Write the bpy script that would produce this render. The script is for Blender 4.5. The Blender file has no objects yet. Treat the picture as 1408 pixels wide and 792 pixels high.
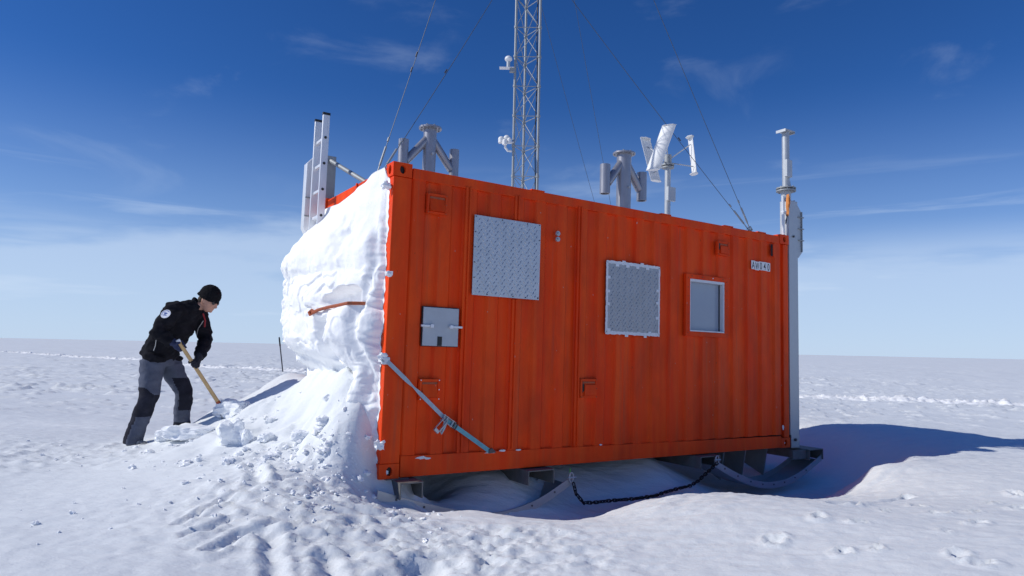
import bpy, bmesh, math, random
import numpy as np
from mathutils import Vector, Matrix
from mathutils.bvhtree import BVHTree
random.seed(7)
sc = bpy.context.scene
COL = sc.collection
R = math.radians

# ------------------------------------------------------------------ camera
cam_d = bpy.data.cameras.new('camera')
cam = bpy.data.objects.new('camera', cam_d); COL.objects.link(cam); sc.camera = cam
cam_d.sensor_width = 36.0; cam_d.lens = 36.0 * 939.0 / 1408.0
cam_d.clip_start = 0.05; cam_d.clip_end = 30000
EYE = Vector((0, 0, 1.07)); PITCH, ROLL = .0884, .0210
fwd = Vector((0, math.cos(PITCH), math.sin(PITCH))); up0 = Vector((0, -math.sin(PITCH), math.cos(PITCH))); r0 = Vector((1, 0, 0))
rgt = r0 * math.cos(ROLL) + up0 * math.sin(ROLL); upv = up0 * math.cos(ROLL) - r0 * math.sin(ROLL)
cam.matrix_world = Matrix.Translation(EYE) @ Matrix((rgt, upv, -fwd)).transposed().to_4x4()

# ------------------------------------------------------------------ world, sun, exposure
SUN = Vector((-3.4, -.5, 2.57)).normalized()          # towards the sun
EL = math.asin(SUN.z)
w = bpy.data.worlds.new('World'); sc.world = w; w.use_nodes = True
nt = w.node_tree; nt.nodes.clear(); N = nt.nodes.new; L = nt.links.new
out = N('ShaderNodeOutputWorld'); bg = N('ShaderNodeBackground'); bg.inputs['Strength'].default_value = 0.106
sky = N('ShaderNodeTexSky'); sky.sky_type = 'NISHITA'; sky.sun_disc = False
sky.sun_elevation = EL; sky.sun_rotation = math.atan2(SUN.x, SUN.y) % (2 * math.pi)
sky.altitude = 2800; sky.air_density = 1.0; sky.dust_density = 0.35; sky.ozone_density = 4.0
tc = N('ShaderNodeTexCoord'); sep = N('ShaderNodeSeparateXYZ'); L(tc.outputs['Generated'], sep.inputs[0])
def wnoise(scale, sz, detail, lo, hi, off=(0, 0, 0), dist=0.0):
    mp = N('ShaderNodeMapping'); mp.inputs['Scale'].default_value = (1, 1, sz); mp.inputs['Location'].default_value = off
    L(tc.outputs['Generated'], mp.inputs[0])
    n = N('ShaderNodeTexNoise'); n.inputs['Scale'].default_value = scale; n.inputs['Detail'].default_value = detail
    n.inputs['Roughness'].default_value = .55; n.inputs['Distortion'].default_value = dist
    L(mp.outputs[0], n.inputs['Vector'])
    mr = N('ShaderNodeMapRange'); mr.interpolation_type = 'SMOOTHSTEP'
    mr.inputs['From Min'].default_value = lo; mr.inputs['From Max'].default_value = hi
    L(n.outputs['Fac'], mr.inputs['Value']); return mr.outputs[0]
def wband(a, b, c, d):
    m1 = N('ShaderNodeMapRange'); m1.interpolation_type = 'SMOOTHSTEP'; m1.inputs['From Min'].default_value = a; m1.inputs['From Max'].default_value = b
    m2 = N('ShaderNodeMapRange'); m2.interpolation_type = 'SMOOTHSTEP'; m2.inputs['From Min'].default_value = c; m2.inputs['From Max'].default_value = d
    m2.inputs['To Min'].default_value = 1; m2.inputs['To Max'].default_value = 0
    L(sep.outputs['Z'], m1.inputs[0]); L(sep.outputs['Z'], m2.inputs[0])
    mu = N('ShaderNodeMath'); mu.operation = 'MULTIPLY'; L(m1.outputs[0], mu.inputs[0]); L(m2.outputs[0], mu.inputs[1]); return mu.outputs[0]
def wmul(a, b):
    mu = N('ShaderNodeMath'); mu.operation = 'MULTIPLY'
    for i, s in enumerate((a, b)):
        if isinstance(s, float): mu.inputs[i].default_value = s
        else: L(s, mu.inputs[i])
    return mu.outputs[0]
def wmax(a, b):
    mu = N('ShaderNodeMath'); mu.operation = 'MAXIMUM'; L(a, mu.inputs[0]); L(b, mu.inputs[1]); return mu.outputs[0]
def wedge(scale, sz, off, amp, z0, z1):          # cloud bank with a ragged top edge
    n = wnoise(scale, sz, 6, 0.0, 1.0, off, .2); a = N('ShaderNodeMath'); a.operation = 'MULTIPLY_ADD'; L(n, a.inputs[0]); a.inputs[1].default_value = -amp; L(sep.outputs['Z'], a.inputs[2])
    m = N('ShaderNodeMapRange'); m.interpolation_type = 'SMOOTHSTEP'; m.inputs['From Min'].default_value = z0; m.inputs['From Max'].default_value = z1; m.inputs['To Min'].default_value = 1; m.inputs['To Max'].default_value = 0
    L(a.outputs[0], m.inputs[0]); return m.outputs[0]
c1 = wmul(wmax(wmul(wedge(1.7, 5, (3.1, .4, 0), .30, -.055, .025), .72), wmul(wnoise(1.5, 9, 5, .40, .62, (3.1, .4, 0)), wband(-.05, .02, .09, .18))), .74)
c2 = wmul(wmul(wnoise(2.9, 13, 8, .52, .74, (1.7, 5.2, 2.0), .5), wband(.08, .13, .19, .27)), .28)
c3 = wmul(wmul(wnoise(4.4, 2.5, 9, .56, .80, (8.2, 1.3, .7), .6), wband(.15, .25, .45, .60)), .17)
c4 = wmul(wband(-.30, -.10, -.05, .36), .80)
cf = wmax(wmax(c1, c2), c3)
mixh = N('ShaderNodeMix'); mixh.data_type = 'RGBA'; L(c4, mixh.inputs['Factor'])
mixh.inputs['B'].default_value = (3.0, 4.4, 6.7, 1)
mix = N('ShaderNodeMix'); mix.data_type = 'RGBA'; L(cf, mix.inputs['Factor'])
mix.inputs['B'].default_value = (5.3, 6.4, 8.0, 1)
hs = N('ShaderNodeHueSaturation'); hs.inputs['Hue'].default_value = .512; hs.inputs['Saturation'].default_value = 1.26; hs.inputs['Value'].default_value = .93
L(sky.outputs[0], hs.inputs['Color']); L(hs.outputs[0], mixh.inputs['A']); L(mixh.outputs['Result'], mix.inputs['A'])
L(mix.outputs['Result'], bg.inputs['Color']); L(bg.outputs[0], out.inputs[0])

sl = bpy.data.lights.new('sun', 'SUN'); sl.energy = 3.0; sl.angle = R(.53); sl.color = (1.0, .972, .905)
so = bpy.data.objects.new('sun', sl); COL.objects.link(so)
so.rotation_euler = SUN.to_track_quat('Z', 'Y').to_euler()
sc.view_settings.view_transform = 'Standard'; sc.view_settings.look = 'None'
sc.view_settings.exposure = 0.13; sc.view_settings.gamma = 1.0
sc.cycles.use_denoising = True
sc.cycles.max_bounces = 8; sc.cycles.diffuse_bounces = 5

# ------------------------------------------------------------------ noise (numpy)
_rng = np.random.RandomState(3)
_perm = _rng.permutation(4096).astype(np.int64)
_g3 = _rng.normal(size=(4096, 3)); _g3 /= np.linalg.norm(_g3, axis=1)[:, None]
_ga = _rng.uniform(0, 2 * np.pi, 4096); _gx, _gy = np.cos(_ga), np.sin(_ga)
def _h2(i, j): return _perm[(_perm[i & 4095] + j) & 4095]
def n2(x, y):
    x = np.asarray(x, float) + 1000; y = np.asarray(y, float) + 1000
    i = np.floor(x).astype(np.int64); j = np.floor(y).astype(np.int64); fx = x - i; fy = y - j
    u = fx ** 3 * (fx * (fx * 6 - 15) + 10); v = fy ** 3 * (fy * (fy * 6 - 15) + 10)
    def d(a, b):
        h = _h2(i + a, j + b); return _gx[h] * (fx - a) + _gy[h] * (fy - b)
    a = d(0, 0); b = d(1, 0); c = d(0, 1); e = d(1, 1)
    return ((a + u * (b - a)) + v * ((c + u * (e - c)) - (a + u * (b - a)))) * 1.5
def n3(p):
    p = np.asarray(p, float) + 500; i = np.floor(p).astype(np.int64); f = p - i
    u = f ** 3 * (f * (f * 6 - 15) + 10); r = 0
    for a in (0, 1):
        for b in (0, 1):
            for c in (0, 1):
                h = _perm[(_h2(i[:, 0] + a, i[:, 1] + b) + i[:, 2] + c) & 4095]
                d = (_g3[h] * (f - np.array([a, b, c]))).sum(1)
                wt = (u[:, 0] if a else 1 - u[:, 0]) * (u[:, 1] if b else 1 - u[:, 1]) * (u[:, 2] if c else 1 - u[:, 2])
                r = r + d * wt
    return r * 1.5
def fbm2(x, y, o=4, g=.5):
    r = 0; a = 1.0
    for k in range(o): r = r + a * n2(x + 17.3 * k, y - 9.1 * k); x = x * 2.03; y = y * 2.03; a *= g
    return r
def ridge2(x, y, o=3, g=.5):
    r = 0; a = 1.0
    for k in range(o): r = r + a * (1 - np.abs(n2(x + 7.3 * k, y - 3.1 * k)) * 2); x = x * 2.1; y = y * 2.1; a *= g
    return r
def fbm3(p, o=3, g=.5):
    r = 0; a = 1.0
    for k in range(o): r = r + a * n3(p + 5.7 * k); p = p * 2.07; a *= g
    return r
def sst(a, b, x):
    t = np.clip((x - a) / (b - a), 0, 1); return t * t * (3 - 2 * t)

# ------------------------------------------------------------------ materials
def mat(name, base, rough=.5, metal=0.0, var=0.0, vscale=8.0, bump=0.0, bscale=40.0, bdist=.01, spec=None, base2=None, stretch=None, coat=0.0):
    m = bpy.data.materials.new(name); m.use_nodes = True
    t = m.node_tree; b = t.nodes['Principled BSDF']
    b.inputs['Base Color'].default_value = (*base, 1); b.inputs['Roughness'].default_value = rough
    b.inputs['Metallic'].default_value = metal
    if spec is not None: b.inputs['Specular IOR Level'].default_value = spec
    if coat: b.inputs['Coat Weight'].default_value = coat
    co = t.nodes.new('ShaderNodeTexCoord'); mp = t.nodes.new('ShaderNodeMapping'); t.links.new(co.outputs['Object'], mp.inputs[0])
    if stretch: mp.inputs['Scale'].default_value = stretch
    if var or base2:
        n = t.nodes.new('ShaderNodeTexNoise'); n.inputs['Scale'].default_value = vscale; n.inputs['Detail'].default_value = 6
        n.inputs['Roughness'].default_value = .65; t.links.new(mp.outputs[0], n.inputs['Vector'])
        mr = t.nodes.new('ShaderNodeMapRange'); mr.inputs['From Min'].default_value = .3; mr.inputs['From Max'].default_value = .7
        t.links.new(n.outputs['Fac'], mr.inputs[0])
        mx = t.nodes.new('ShaderNodeMix'); mx.data_type = 'RGBA'; t.links.new(mr.outputs[0], mx.inputs['Factor'])
        lo = base2 if base2 else tuple(c * (1 - var) for c in base); hi = base if base2 else tuple(min(1, c * (1 + var)) for c in base)
        mx.inputs['A'].default_value = (*lo, 1); mx.inputs['B'].default_value = (*hi, 1)
        t.links.new(mx.outputs['Result'], b.inputs['Base Color'])
        mr2 = t.nodes.new('ShaderNodeMapRange'); mr2.inputs['To Min'].default_value = max(0, rough - .08); mr2.inputs['To Max'].default_value = min(1, rough + .12)
        t.links.new(n.outputs['Fac'], mr2.inputs[0]); t.links.new(mr2.outputs[0], b.inputs['Roughness'])
    if bump:
        n = t.nodes.new('ShaderNodeTexNoise'); n.inputs['Scale'].default_value = bscale; n.inputs['Detail'].default_value = 5
        t.links.new(mp.outputs[0], n.inputs['Vector'])
        bp = t.nodes.new('ShaderNodeBump'); bp.inputs['Strength'].default_value = bump; bp.inputs['Distance'].default_value = bdist
        t.links.new(n.outputs['Fac'], bp.inputs['Height']); t.links.new(bp.outputs[0], b.inputs['Normal'])
    return m

def snow_mat(name, bumps, base=(.775, .80, .815), sss=0.0, tint=None):
    m = bpy.data.materials.new(name); m.use_nodes = True
    t = m.node_tree; b = t.nodes['Principled BSDF']
    b.inputs['Base Color'].default_value = (*base, 1); b.inputs['Roughness'].default_value = .75
    b.inputs['Specular IOR Level'].default_value = .25
    if sss:
        b.inputs['Subsurface Weight'].default_value = sss; b.inputs['Subsurface Radius'].default_value = (.25, .6, .9); b.inputs['Subsurface Scale'].default_value = .05
    co = t.nodes.new('ShaderNodeTexCoord')
    n = t.nodes.new('ShaderNodeTexNoise'); n.inputs['Scale'].default_value = .7; n.inputs['Detail'].default_value = 8; t.links.new(co.outputs['Object'], n.inputs['Vector'])
    mx = t.nodes.new('ShaderNodeMix'); mx.data_type = 'RGBA'; t.links.new(n.outputs['Fac'], mx.inputs['Factor'])
    mx.inputs['A'].default_value = (*[c * .965 for c in base], 1); mx.inputs['B'].default_value = (*[min(1, c * 1.03) for c in (tint or base)], 1)
    t.links.new(mx.outputs['Result'], b.inputs['Base Color'])
    prev = None
    for sc_, st, dist, strc in bumps:
        mp = t.nodes.new('ShaderNodeMapping'); mp.inputs['Scale'].default_value = strc; mp.inputs['Rotation'].default_value = (0, 0, R(8))
        t.links.new(co.outputs['Object'], mp.inputs[0])
        nn = t.nodes.new('ShaderNodeTexNoise'); nn.inputs['Scale'].default_value = sc_; nn.inputs['Detail'].default_value = 4; nn.inputs['Roughness'].default_value = .6
        t.links.new(mp.outputs[0], nn.inputs['Vector'])
        bp = t.nodes.new('ShaderNodeBump'); bp.inputs['Strength'].default_value = st; bp.inputs['Distance'].default_value = dist
        t.links.new(nn.outputs['Fac'], bp.inputs['Height'])
        if prev: t.links.new(prev.outputs[0], bp.inputs['Normal'])
        prev = bp
    t.links.new(prev.outputs[0], b.inputs['Normal'])
    return m

def orange_mat():
    m = bpy.data.materials.new('orange_paint'); m.use_nodes = True
    t = m.node_tree; b = t.nodes['Principled BSDF']; nn = t.nodes.new; lk = t.links.new
    co = nn('ShaderNodeTexCoord')
    def noise(scale, st, detail=6, rough=.6):
        mp = nn('ShaderNodeMapping'); mp.inputs['Scale'].default_value = st; lk(co.outputs['Object'], mp.inputs[0])
        n = nn('ShaderNodeTexNoise'); n.inputs['Scale'].default_value = scale; n.inputs['Detail'].default_value = detail; n.inputs['Roughness'].default_value = rough
        lk(mp.outputs[0], n.inputs['Vector']); return n.outputs['Fac']
    def rng(s, a, b_, c=0., d=1.):
        mr = nn('ShaderNodeMapRange'); mr.inputs['From Min'].default_value = a; mr.inputs['From Max'].default_value = b_
        mr.inputs['To Min'].default_value = c; mr.inputs['To Max'].default_value = d; lk(s, mr.inputs[0]); return mr.outputs[0]
    def mixc(f, A, B):
        mx = nn('ShaderNodeMix'); mx.data_type = 'RGBA'; lk(f, mx.inputs['Factor'])
        for k, s in (('A', A), ('B', B)):
            if isinstance(s, tuple): mx.inputs[k].default_value = (*s, 1)
            else: lk(s, mx.inputs[k])
        return mx.outputs['Result']
    streak = rng(noise(9, (1, 1, .06), 5), .34, .62)             # vertical wash marks
    c = mixc(streak, (.88, .050, .003), (.90, .090, .010))
    c = mixc(rng(noise(2.2, (1, 1, .5), 7), .42, .68, 0, .55), c, (.42, .042, .013))   # faded grimy patches
    c = mixc(rng(noise(14, (1, 1, .05), 4), .56, .74, 0, .45), c, (.48, .09, .04))    # pale streaks
    c = mixc(rng(noise(38, (1, 1, .5), 3, .5), .755, .77), c, (.50, .40, .34))        # paint chips
    c = mixc(rng(noise(60, (1, 1, .25), 4, .6), .70, .76, 0, .8), c, (.20, .045, .02))   # rust specks
    lk(c, b.inputs['Base Color'])
    lk(rng(noise(6, (1, 1, .3)), .3, .7, .42, .62), b.inputs['Roughness'])
    b.inputs['Specular IOR Level'].default_value = .14
    bp = nn('ShaderNodeBump'); bp.inputs['Strength'].default_value = .35; bp.inputs['Distance'].default_value = .012
    lk(noise(2.5, (1, 1, .35), 4), bp.inputs['Height'])
    bp2 = nn('ShaderNodeBump'); bp2.inputs['Strength'].default_value = .15; bp2.inputs['Distance'].default_value = .003
    lk(noise(90, (1, 1, 1), 3), bp2.inputs['Height']); lk(bp.outputs[0], bp2.inputs['Normal'])
    lk(bp2.outputs[0], b.inputs['Normal'])
    return m

M = {}
M['snow'] = snow_mat('wind_packed_snow', [(2.6, .5, .06, (.3, 1, 1)), (11, .45, .018, (.45, 1, 1)), (48, .55, .006, (.7, 1, 1))])
M['snow_wall'] = snow_mat('drift_snow', [(5, .5, .03, (1, 1, 1)), (26, .5, .008, (1, 1, 1)), (100, .4, .002, (1, 1, 1))], (.93, .935, .94))
M['snow_block'] = snow_mat('packed_snow_block', [(20, .5, .012, (1, 1, 1)), (70, .5, .004, (1, 1, 1))], (.90, .915, .93))
M['orange'] = orange_mat()
M['rust'] = mat('rusty_orange', (.50, .10, .03), .7, 0, base2=(.22, .07, .035), vscale=30, bump=.4, bscale=60, bdist=.004)
M['dark'] = mat('black_underside', (.02, .02, .022), .8, 0, .3, 6)
M['galv'] = mat('galvanised_steel', (.48, .50, .52), .42, .42, base2=(.43, .45, .47), vscale=12, bump=.05, bscale=35, bdist=.003)
M['galv_dull'] = mat('dull_galvanised_steel', (.36, .38, .39), .55, .35, base2=(.28, .30, .31), vscale=8, bump=.08, bscale=30, bdist=.003)
M['pipe'] = mat('grey_painted_pipe', (.33, .33, .36), .35, .55, .10, 18, bump=.08, bscale=50, bdist=.002, stretch=(1, 1, .3))
M['alu'] = mat('aluminium', (.74, .75, .77), .36, .25, .08, 14, stretch=(1, 1, .2))
M['plate'] = mat('aluminium_sheet', (.50, .52, .55), .36, .6, .10, 9, bump=.1, bscale=20, bdist=.003)
M['plate_dull'] = mat('dull_aluminium_sheet', (.37, .38, .40), .42, .5, .10, 9, bump=.1, bscale=20, bdist=.003)
M['grey_panel'] = mat('grey_panel', (.46, .49, .52), .55, .1, .07, 7)
M['sledge'] = mat('dull_sledge_steel', (.21, .21, .20), .6, .3, base2=(.13, .13, .125), vscale=9, bump=.1, bscale=30, bdist=.003)
M['white'] = mat('white_plastic', (.80, .80, .79), .5, 0, .015, 6)
M['frost'] = mat('frosted_tape', (.72, .75, .78), .65, 0, .10, 30, bump=.5, bscale=60, bdist=.004)
M['black'] = mat('black_rubber', (.015, .015, .016), .55, 0, .2, 20)
M['bolt'] = mat('bolt_metal', (.10, .10, .11), .45, .6, .2, 40)
M['wire'] = mat('steel_wire', (.10, .11, .12), .5, .5, .2, 30)
M['chain'] = mat('rusted_chain', (.045, .030, .024), .65, .4, base2=(.018, .015, .015), vscale=25, bump=.3, bscale=60, bdist=.002)
M['strap_pale'] = mat('pale_webbing', (.40, .48, .53), .8, 0, .12, 40, bump=.3, bscale=200, bdist=.001)
M['strap_teal'] = mat('teal_webbing', (.16, .40, .47), .8, 0, .15, 40, bump=.3, bscale=200, bdist=.001)
M['strap_orange'] = mat('orange_webbing', (.62, .22, .05), .8, 0, .15, 30)
M['green'] = mat('green_paint', (.08, .42, .08), .5, 0, .1, 20)
M['wood'] = mat('ash_wood', (.58, .40, .19), .55, 0, base2=(.44, .28, .12), vscale=20, stretch=(1, 1, .1))
M['jacket'] = mat('black_fleece', (.012, .012, .016), .95, 0, .35, 12, bump=.5, bscale=45, bdist=.01, spec=.1)
M['trouser'] = mat('grey_blue_cloth', (.088, .100, .140), .85, 0, .16, 9, bump=.7, bscale=14, bdist=.02, spec=.15)
M['trouser_dark'] = mat('dark_knee_cloth', (.022, .023, .034), .9, 0, .3, 10, bump=.6, bscale=16, bdist=.015, spec=.1)
M['glove_navy'] = mat('navy_glove', (.018, .026, .075), .85, 0, .2, 30, bump=.4, bscale=60, bdist=.004)
M['glove_black'] = mat('black_glove', (.010, .011, .020), .85, 0, .2, 30, bump=.4, bscale=60, bdist=.004)
M['hat'] = mat('black_knit', (.010, .010, .012), .97, 0, .3, 40, bump=.6, bscale=90, bdist=.004, spec=.08)
M['skin'] = mat('skin', (.50, .27, .19), .5, 0, base2=(.40, .20, .14), vscale=25, bump=.15, bscale=90, bdist=.002)
M['hair'] = mat('brown_hair', (.05, .035, .025), .8, 0, .3, 60, bump=.6, bscale=120, bdist=.003)
M['lens'] = mat('dark_lens', (.01, .01, .015), .08)
M['boot'] = mat('mottled_boot', (.45, .45, .45), .7, 0, base2=(.03, .03, .035), vscale=34)
M['badge_white'] = mat('badge_white', (.72, .74, .82), .8, 0, .04, 20)
M['badge_blue'] = mat('badge_blue', (.10, .16, .45), .8, 0, .1, 20)
M['red'] = mat('red_piping', (.25, .01, .015), .8, 0, .1, 20)
M['zip'] = mat('zip_metal', (.45, .45, .45), .4, .5, .1, 30)
M['ink'] = mat('black_ink', (.02, .02, .025), .6, 0, .2, 30)
M['reveal'] = mat('white_window_frame', (.70, .72, .74), .45, 0, .06, 12)
def glass_mat():
    m = bpy.data.materials.new('window_glass'); m.use_nodes = True; t = m.node_tree; b = t.nodes['Principled BSDF']
    n = t.nodes.new('ShaderNodeTexNoise'); n.inputs['Scale'].default_value = 3; n.inputs['Detail'].default_value = 4
    mx = t.nodes.new('ShaderNodeMix'); mx.data_type = 'RGBA'; t.links.new(n.outputs['Fac'], mx.inputs['Factor'])
    mx.inputs['A'].default_value = (.29, .34, .42, 1); mx.inputs['B'].default_value = (.33, .38, .45, 1)
    t.links.new(mx.outputs['Result'], b.inputs['Base Color'])
    b.inputs['Roughness'].default_value = .12; b.inputs['IOR'].default_value = 1.5
    return m
M['glass'] = glass_mat()

# ------------------------------------------------------------------ mesh builder
def frame_of(d):
    d = Vector(d).normalized(); a = Vector((0, 0, 1)) if abs(d.z) < .9 else Vector((1, 0, 0))
    x = d.cross(a).normalized(); return x, d.cross(x).normalized(), d
class MB:
    def __init__(s): s.v = []; s.f = []; s.mi = []; s.cur = 0
    def add(s, vs, fs):
        o = len(s.v); s.v += [tuple(p) for p in vs]
        for f in fs: s.f.append(tuple(i + o for i in f)); s.mi.append(s.cur)
        return s
    def box(s, a, b, T=None):
        x0, y0, z0 = a; x1, y1, z1 = b
        vs = [(x0, y0, z0), (x1, y0, z0), (x1, y1, z0), (x0, y1, z0), (x0, y0, z1), (x1, y0, z1), (x1, y1, z1), (x0, y1, z1)]
        if T: vs = [T @ Vector(p) for p in vs]
        return s.add(vs, [(0, 3, 2, 1), (4, 5, 6, 7), (0, 1, 5, 4), (1, 2, 6, 5), (2, 3, 7, 6), (3, 0, 4, 7)])
    def cyl(s, p, q, r, n=16, r2=None, caps=True):
        p = Vector(p); q = Vector(q); r2 = r if r2 is None else r2; x, y, d = frame_of(q - p); vs = []
        for c, rr in ((p, r), (q, r2)):
            for k in range(n): t = 2 * math.pi * k / n; vs.append(c + x * rr * math.cos(t) + y * rr * math.sin(t))
        fs = [(k, k + n, (k + 1) % n + n, (k + 1) % n) for k in range(n)]
        if caps: fs += [tuple(range(n)), tuple(range(2 * n - 1, n - 1, -1))]
        return s.add(vs, fs)
    def pipe(s, p, q, r, n=20, wall=.012):     # open hollow tube
        p = Vector(p); q = Vector(q); x, y, d = frame_of(q - p); vs = []
        for c, rr in ((p, r), (q, r), (q, r - wall), (p, r - wall)):
            for k in range(n): t = 2 * math.pi * k / n; vs.append(c + x * rr * math.cos(t) + y * rr * math.sin(t))
        fs = []
        for a in range(4):
            b = (a + 1) % 4
            fs += [(a * n + k, b * n + k, b * n + (k + 1) % n, a * n + (k + 1) % n) for k in range(n)]
        return s.add(vs, fs)
    def tube(s, pts, rad, n=10, side=None, caps=True, closed=False):
        pts = [Vector(p) for p in pts]; m = len(pts); vs = []
        px = None
        for i, p in enumerate(pts):
            if closed: d = (pts[(i + 1) % m] - pts[i - 1]).normalized()
            else: d = (pts[min(i + 1, m - 1)] - pts[max(i - 1, 0)]).normalized()
            if side is not None: y = (Vector(side) - d * d.dot(Vector(side))).normalized(); x = y.cross(d)
            else:
                if px is None: x, y, _ = frame_of(d)
                else: x = (px - d * d.dot(px)).normalized(); y = d.cross(x)
            px = x; r = rad[i] if isinstance(rad, (list, tuple)) else rad
            ra, rb = r if isinstance(r, (list, tuple)) else (r, r)
            for k in range(n): t = 2 * math.pi * k / n; vs.append(p + x * ra * math.cos(t) + y * rb * math.sin(t))
        fs = []
        for i in range(m if closed else m - 1):
            j = (i + 1) % m
            fs += [(i * n + k, i * n + (k + 1) % n, j * n + (k + 1) % n, j * n + k) for k in range(n)]
        if caps and not closed: fs += [tuple(range(n - 1, -1, -1)), tuple(range((m - 1) * n, m * n))]
        return s.add(vs, fs)
    def ball(s, c, r, ax=None, n=14, m=9):
        c = Vector(c); r = r if isinstance(r, (list, tuple)) else (r, r, r)
        A = ax if ax else (Vector((1, 0, 0)), Vector((0, 1, 0)), Vector((0, 0, 1)))
        vs = []
        for i in range(1, m):
            ph = math.pi * i / m
            for k in range(n):
                t = 2 * math.pi * k / n
                vs.append(c + A[0] * r[0] * math.sin(ph) * math.cos(t) + A[1] * r[1] * math.sin(ph) * math.sin(t) + A[2] * r[2] * math.cos(ph))
        top = len(vs); vs.append(c + A[2] * r[2]); vs.append(c - A[2] * r[2])
        fs = []
        for i in range(m - 2): fs += [(i * n + k, (i + 1) * n + k, (i + 1) * n + (k + 1) % n, i * n + (k + 1) % n) for k in range(n)]
        fs += [(top, k, (k + 1) % n) for k in range(n)] + [(top + 1, (m - 2) * n + (k + 1) % n, (m - 2) * n + k) for k in range(n)]
        return s.add(vs, fs)
    def prism(s, poly, axis, a, b):   # polygon in the two other axes, extruded along axis from a to b
        def P(p, h):
            q = list(p); q.insert(axis, h); return tuple(q)
        n = len(poly); vs = [P(p, a) for p in poly] + [P(p, b) for p in poly]
        fs = [(k, (k + 1) % n, (k + 1) % n + n, k + n) for k in range(n)] + [tuple(range(n - 1, -1, -1)), tuple(range(n, 2 * n))]
        return s.add(vs, fs)
    def sheet(s, top, th, axis):      # thin strip: rows of point pairs, thickened along axis vector
        pass
    def build(s, name, material, parent=None, smooth=True, angle=35, bevel=0, fix=True):
        me = bpy.data.meshes.new(name); me.from_pydata([tuple(p) for p in s.v], [], s.f)
        mats = material if isinstance(material, (list, tuple)) else [material]
        for m in mats: me.materials.append(m)
        if len(mats) > 1: me.polygons.foreach_set('material_index', s.mi)
        if fix:
            bm = bmesh.new(); bm.from_mesh(me); bmesh.ops.recalc_face_normals(bm, faces=bm.faces); bm.to_mesh(me); bm.free()
        if smooth:
            me.shade_smooth()
            me.set_sharp_from_angle(angle=R(angle))
        o = bpy.data.objects.new(name, me); COL.objects.link(o)
        if bevel:
            bv = o.modifiers.new('bevel', 'BEVEL'); bv.width = bevel; bv.segments = 2; bv.limit_method = 'ANGLE'; bv.angle_limit = R(40)
            bv.harden_normals = False
        if parent: o.parent = parent
        return o
def tag(o, label=None, cat=None, group=None, kind=None):
    if label: o['label'] = label
    if cat: o['category'] = cat
    if group: o['group'] = group
    if kind: o['kind'] = kind
    return o
def empty(name, mw, label, cat, group=None):
    o = bpy.data.objects.new(name, None); COL.objects.link(o); o.matrix_world = mw; o.empty_display_size = .2
    return tag(o, label, cat, group)
def fast_mesh(name, V, F, material, smooth=True):
    me = bpy.data.meshes.new(name); V = np.asarray(V, np.float32); F = np.asarray(F, np.int32); k = F.shape[1]
    me.vertices.add(len(V)); me.vertices.foreach_set('co', V.ravel())
    me.loops.add(F.size); me.loops.foreach_set('vertex_index', F.ravel())
    me.polygons.add(len(F)); me.polygons.foreach_set('loop_start', np.arange(0, F.size, k, dtype=np.int32))
    me.polygons.foreach_set('loop_total', np.full(len(F), k, np.int32))
    me.polygons.foreach_set('use_smooth', np.full(len(F), smooth))
    me.update(calc_edges=True); me.materials.append(material)
    o = bpy.data.objects.new(name, me); COL.objects.link(o); return o
def gridf(nx, ny):
    i = np.arange(ny - 1)[:, None] * nx + np.arange(nx - 1)[None, :]; i = i.ravel()
    return np.stack([i, i + 1, i + 1 + nx, i + nx], 1)

# ------------------------------------------------------------------ container frame (u along the long side, v depth, w up)
O = Vector((-1.0314, 5.5848, .0055)); YAW, TILT = .5721, -.011
EX = Vector((math.cos(YAW) * math.cos(TILT), math.sin(YAW) * math.cos(TILT), math.sin(TILT)))
EY = Vector((-math.sin(YAW), math.cos(YAW), 0)); EZ = EX.cross(EY)
CM = Matrix.Translation(O) @ Matrix((EX, EY, EZ)).transposed().to_4x4()
CI = CM.inverted()
def W(u, v, w_): return CM @ Vector((u, v, w_))
def LOC(u, v, w_): return CM @ Matrix.Translation((u, v, w_))
LEN, WID, HGT = 5.30, 1.93, 2.60

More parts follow.
